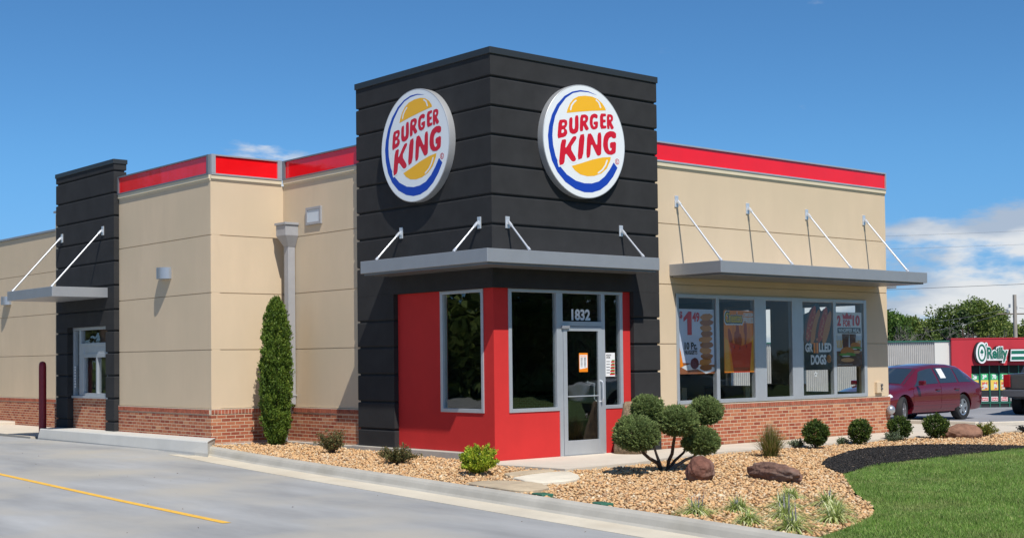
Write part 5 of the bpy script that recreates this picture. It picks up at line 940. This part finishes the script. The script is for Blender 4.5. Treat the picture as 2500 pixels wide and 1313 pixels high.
raised('lettering', SG2, [text2d("Reilly", .60, 1.86, .10, 1.02, .035), P1(ell(.56, 1.18, .035, .08, 0, 12))], -.27, -.262, T); raised('clover', SG2, [P1(ell(.24, .72, .055, .07)), P1(ell(.33, .72, .055, .07)), P1(ell(.285, .83, .055, .07)), P1([(.27, .5), (.30, .5), (.295, .75), (.275, .75)])], -.275, -.271, T)
def shift(mb, dx, dz): mb.v = [(x+dx, y, z+dz) for x, y, z in mb.v]; return mb
mb = MB(); mb.rings([[(x, y, z) for x, z in ((-.07, 0), (1.0, 0), (1.0, .76), (0, .76))] for y in (-.20, -.01)]); q = shift(mb, 2.05, .13).build('panel_body', PLAST, T); mb = MB(); mb.rings([[(x, y, z) for x, z in ((-.02, .02), (.98, .02), (.98, .74), (.03, .74))] for y in (-.24, -.201)]); shift(mb, 2.05, .13).build('face', WHITE, q)
for z in (.10, .46): mb = MB(); mb.rings([[(x, y, zz) for x, zz in ((.04, z), (.9, z), (.93, z+.2), (.06, z+.2))] for y in (-.25, -.241)]); shift(mb, 2.05, .13).build('stripe', SG2, q)
raised('outline', WHITE, [text2d('AUTO PARTS', 3.11, 8.2, .09, .95, .12)], -.24, -.01, T); raised('lettering', SG2, [text2d('AUTO PARTS', 3.16, 8.15, .13, .89, .03)], -.25, -.241, T)
# ------------------------------------------------------------------ trees
TRL = [leafmat('oak_leaf', [(0.030, 0.068, 0.013), (0.076, 0.148, 0.027), (0.162, 0.257, 0.049), (0.304, 0.361, 0.095)]), leafmat('maple_leaf', [(0.051, 0.085, 0.017), (0.111, 0.170, 0.034), (0.221, 0.272, 0.060), (0.340, 0.357, 0.102)]), leafmat('cedar_leaf', [(0.023, 0.049, 0.019), (0.053, 0.095, 0.030), (0.099, 0.152, 0.049), (0.171, 0.209, 0.076)])]
def tree(name, label, x, y, z, H, Wd, m, seed, n=9000, size=.16, group=None, conic=0, cat='tree', low=.0):
    r_ = np.random.default_rng(seed); t = thing(name, label, cat, (x, y, z), group=group); rr = random.Random(seed); mb = MB(); mb.tube([(0, 0, -.3), (.05, 0, H*.3), (0, .08, H*.78)], [H*.026, H*.019, H*.006], 8)
    Cn = []
    for i in range(44):
        u = rr.uniform(low, 1) if i > 9 else rr.uniform(low, .4); a = rr.uniform(0, 6.28)
        env = (1-u)**.8*1.05+.05 if conic else math.sqrt(max(0, 1-((u-.36)/.68)**2)); rad = Wd*.5*env*rr.uniform(.35, .95)
        c = Vector((math.cos(a)*rad, math.sin(a)*rad, u*H*.95)); Cn.append((c, Wd*.5*rr.uniform(.30, .46)*(1-.45*u*(.3+conic))))
        if i < 16: mb.tube([(0, 0, H*u*.45), (c.x*.5, c.y*.5, H*u*.72), tuple(c)], [H*.009, H*.006, H*.002], 5)
    mb.build('trunk', BARK, t); P = []; A = []
    for j, (c, q) in enumerate(Cn):
        k_ = int(n/len(Cn)); D = r_.normal(size=(k_, 3)); D /= np.linalg.norm(D, axis=1)[:, None]; rad = q*r_.uniform(.25, 1, k_)**.5*lump(D, seed*50+j, 4, .28); P.append(D*rad[:, None]*np.array([1, 1, .8])+np.array(c)); A.append(np.clip(.35+.3*rr.random()+r_.normal(0, .2, k_), 0, 1))
    P = np.concatenate(P); A = np.concatenate(A); k2 = P[:, 2] > .15; P, A = P[k2], A[k2]
    leaves('crown', P, np.tile([0, 0, .3], (len(P), 1)), size, m, 1.5, t, A, 1.0); return t
TB = 'trees growing behind the red shop'
def camat(px, dep, z): 
    a = (px-1250)/3316.34; return (-14.535+dep*(.6548+.7559*a), -17.26+dep*(.7558-.6546*a), z)
for px, dep, H, Wd, k_, cn, lb in [(2185, 104, 8.0, 5.6, 0, 0, 'leafy dark green tree next to the restaurant wall'), (2232, 112, 7.6, 4.8, 1, 0, 'lighter olive tree, second from the restaurant wall'), (2272, 106, 6.6, 4.4, 1, 0, 'low olive tree in the dip of the treeline'), (2316, 100, 6.6, 4.2, 2, 1, 'small pointed cedar left of the tallest tree'), (2366, 104, 8.9, 6.6, 1, 0, 'tallest rounded tree behind the shop sign'), (2412, 110, 8.6, 6.2, 1, 0, 'broad green tree just left of the utility pole'), (2352, 98, 8.2, 3.2, 2, 1, 'dark pointed cedar rising above the tallest tree'), (2455, 106, 6.9, 5.4, 1, 0, 'green tree right behind the utility pole'), (2496, 102, 6.6, 5.6, 1, 0, 'sloping green tree at the right edge of the photo'), (2545, 106, 6.4, 6, 0, 0, 'dark green tree beyond the right edge'), (2140, 106, 8.2, 6, 0, 0, 'dark green tree mostly hidden by the restaurant')]:
    x, y, z = camat(px, dep, -1.9); tree('tree' if not cn else 'cedar', lb, x, y, z, H*.87, Wd, TRL[k_], px, 26000, .19, TB, cn)
# bare brush in front of the trees
def brush(px, dep, H, Wd, label, seed):
    x, y, z = camat(px, dep, -1.9); t = thing('bare_tree', label, 'tree', (x, y, z), group='leafless grey trees behind the shop'); rr = random.Random(seed); mb = MB()
    def grow(p, d, l, r, k_):
        q = p+d*l; mb.tube([p, p.lerp(q, .5)+Vector((rr.gauss(0, l*.06), rr.gauss(0, l*.06), 0)), q], [r, r*.8, r*.6], 4)
        if k_ > 0:
            for _ in range(3 if k_ > 1 else 4): grow(q if rr.random() < .6 else p.lerp(q, .6), (d+Vector((rr.gauss(0, .55), rr.gauss(0, .55), rr.gauss(0, .35)))).normalized(), l*.68, r*.6, k_-1)
    for _ in range(5): grow(Vector((rr.uniform(-.8, .8), rr.uniform(-.8, .8), 0)), Vector((rr.gauss(0, .25), rr.gauss(0, .25), 1)).normalized(), H*.34, .07, 4)
    mb.build('branches', mat('dead_wood', (.19, .17, .155), .9), t)
brush(2245, 97, 7.0, 5, 'tall leafless grey tree left of the dip in the treeline', 31); brush(2352, 94, 6.6, 5, 'leafless grey tree in front of the tallest tree', 32); brush(2290, 96, 5.2, 5, 'low leafless brush in the dip of the treeline', 33)
# trees and bank on the far side of the street, mirrored in the glass
GB = 'trees across the street, mirrored in the glass'
LB2 = ['tall dark tree across the street mirrored in the entrance glass', 'dark tree across the street behind the camera', 'bushy tree on the bank across the street']
src = []
for i in range(3): src.append(tree('street_tree', LB2[i], 20+i*6, -42, -.8, 13-i*1.5, 10, TRL[(0, 2, 1)[i]], 500+i, 7000, .45, GB))
for i in range(21):
    a = R(-72+i*1.9) if i < 14 else R(112+(i-14)*7); D_ = 44+(i*37 % 11); c = copy_tree(src[i % 3]); c.location = (2+D_*math.cos(a), D_*math.sin(a) if i < 14 else D_*math.sin(a), -.8); c.rotation_euler = (0, 0, i*1.1); s_ = .8+.1*(i % 5)
    c.scale = (s_,)*3
for i in range(6):
    a = R(-42+i*3.0); D_ = 74; c = copy_tree(src[i % 3]); c.location = (6+D_*math.cos(a), D_*math.sin(a), -1.2); c.scale = (.42, .42, .36); c['label'] = 'low distant tree across the street, mirrored in the dining room glass'
# ------------------------------------------------------------------ pole and wires
x, y, z = camat(2479, 92, -1.9); pl = thing('utility_pole', 'weathered grey wooden utility pole behind the red shop', 'utility pole', (x, y, z)); mb = MB(); mb.tube([(0, 0, 0), (0, 0, 7.65)], [.16, .12], 12); mb.build('pole', mat('pole_wood', (.36, .32, .27), .9, noise=(4, .2, 5, (4, 4, .3))), pl, smooth=True)
mb = MB(); mb.tube([(-.9, .8, 6.35), (.9, -.8, 6.35)], .05, 6); mb.build('crossarm', BARKL, pl)
for i, (dx, dz) in enumerate(((-.35, 6.9), (.1, 6.75), (-.5, 6.55))): mb = MB(); mb.tube([(dx*.75, -dx*.65, dz-.12), (dx*.75, -dx*.65, dz+.12)], .07, 8); mb.build('insulator', GREY, pl)
def wire(label, a, b, sag, r=.014):
    mb = MB(); A_, B_ = Vector(a), Vector(b); mb.tube([A_.lerp(B_, i/16)-Vector((0, 0, sag*4*(i/16)*(1-i/16))) for i in range(17)], r, 5); o = mb.build('overhead_wire', mat('wire_grey', (.10, .105, .115), .6), smooth=True); tag(o, label, 'wire', 'overhead wires crossing the sky')
wire('thick dark wire running just above the right canopy', (29, 24.4, 4.35), (56, .7, 5.5), .1, .011); wire('thin wire crossing the white cloud, upper one', (40, 28, 7.73), (60, 10.3, 8.5), .12, .005); wire('thin wire crossing the white cloud, lower one', (36, 24.8, 6.7), (56, 7.4, 7.4), .12, .005)
wire('drooping wire left of the utility pole', (x-4, y+3.6, 4.0), (x-.2, y+.2, z+6.8), .12, .012); wire('second drooping wire left of the utility pole', (x-4.5, y+3.9, 3.3), (x-.2, y+.2, z+6.6), .15, .012); wire('wire leaving the utility pole to the right', (x+.2, y-.2, z+6.75), (x+12, y-10, z+6.4), .5, .013)
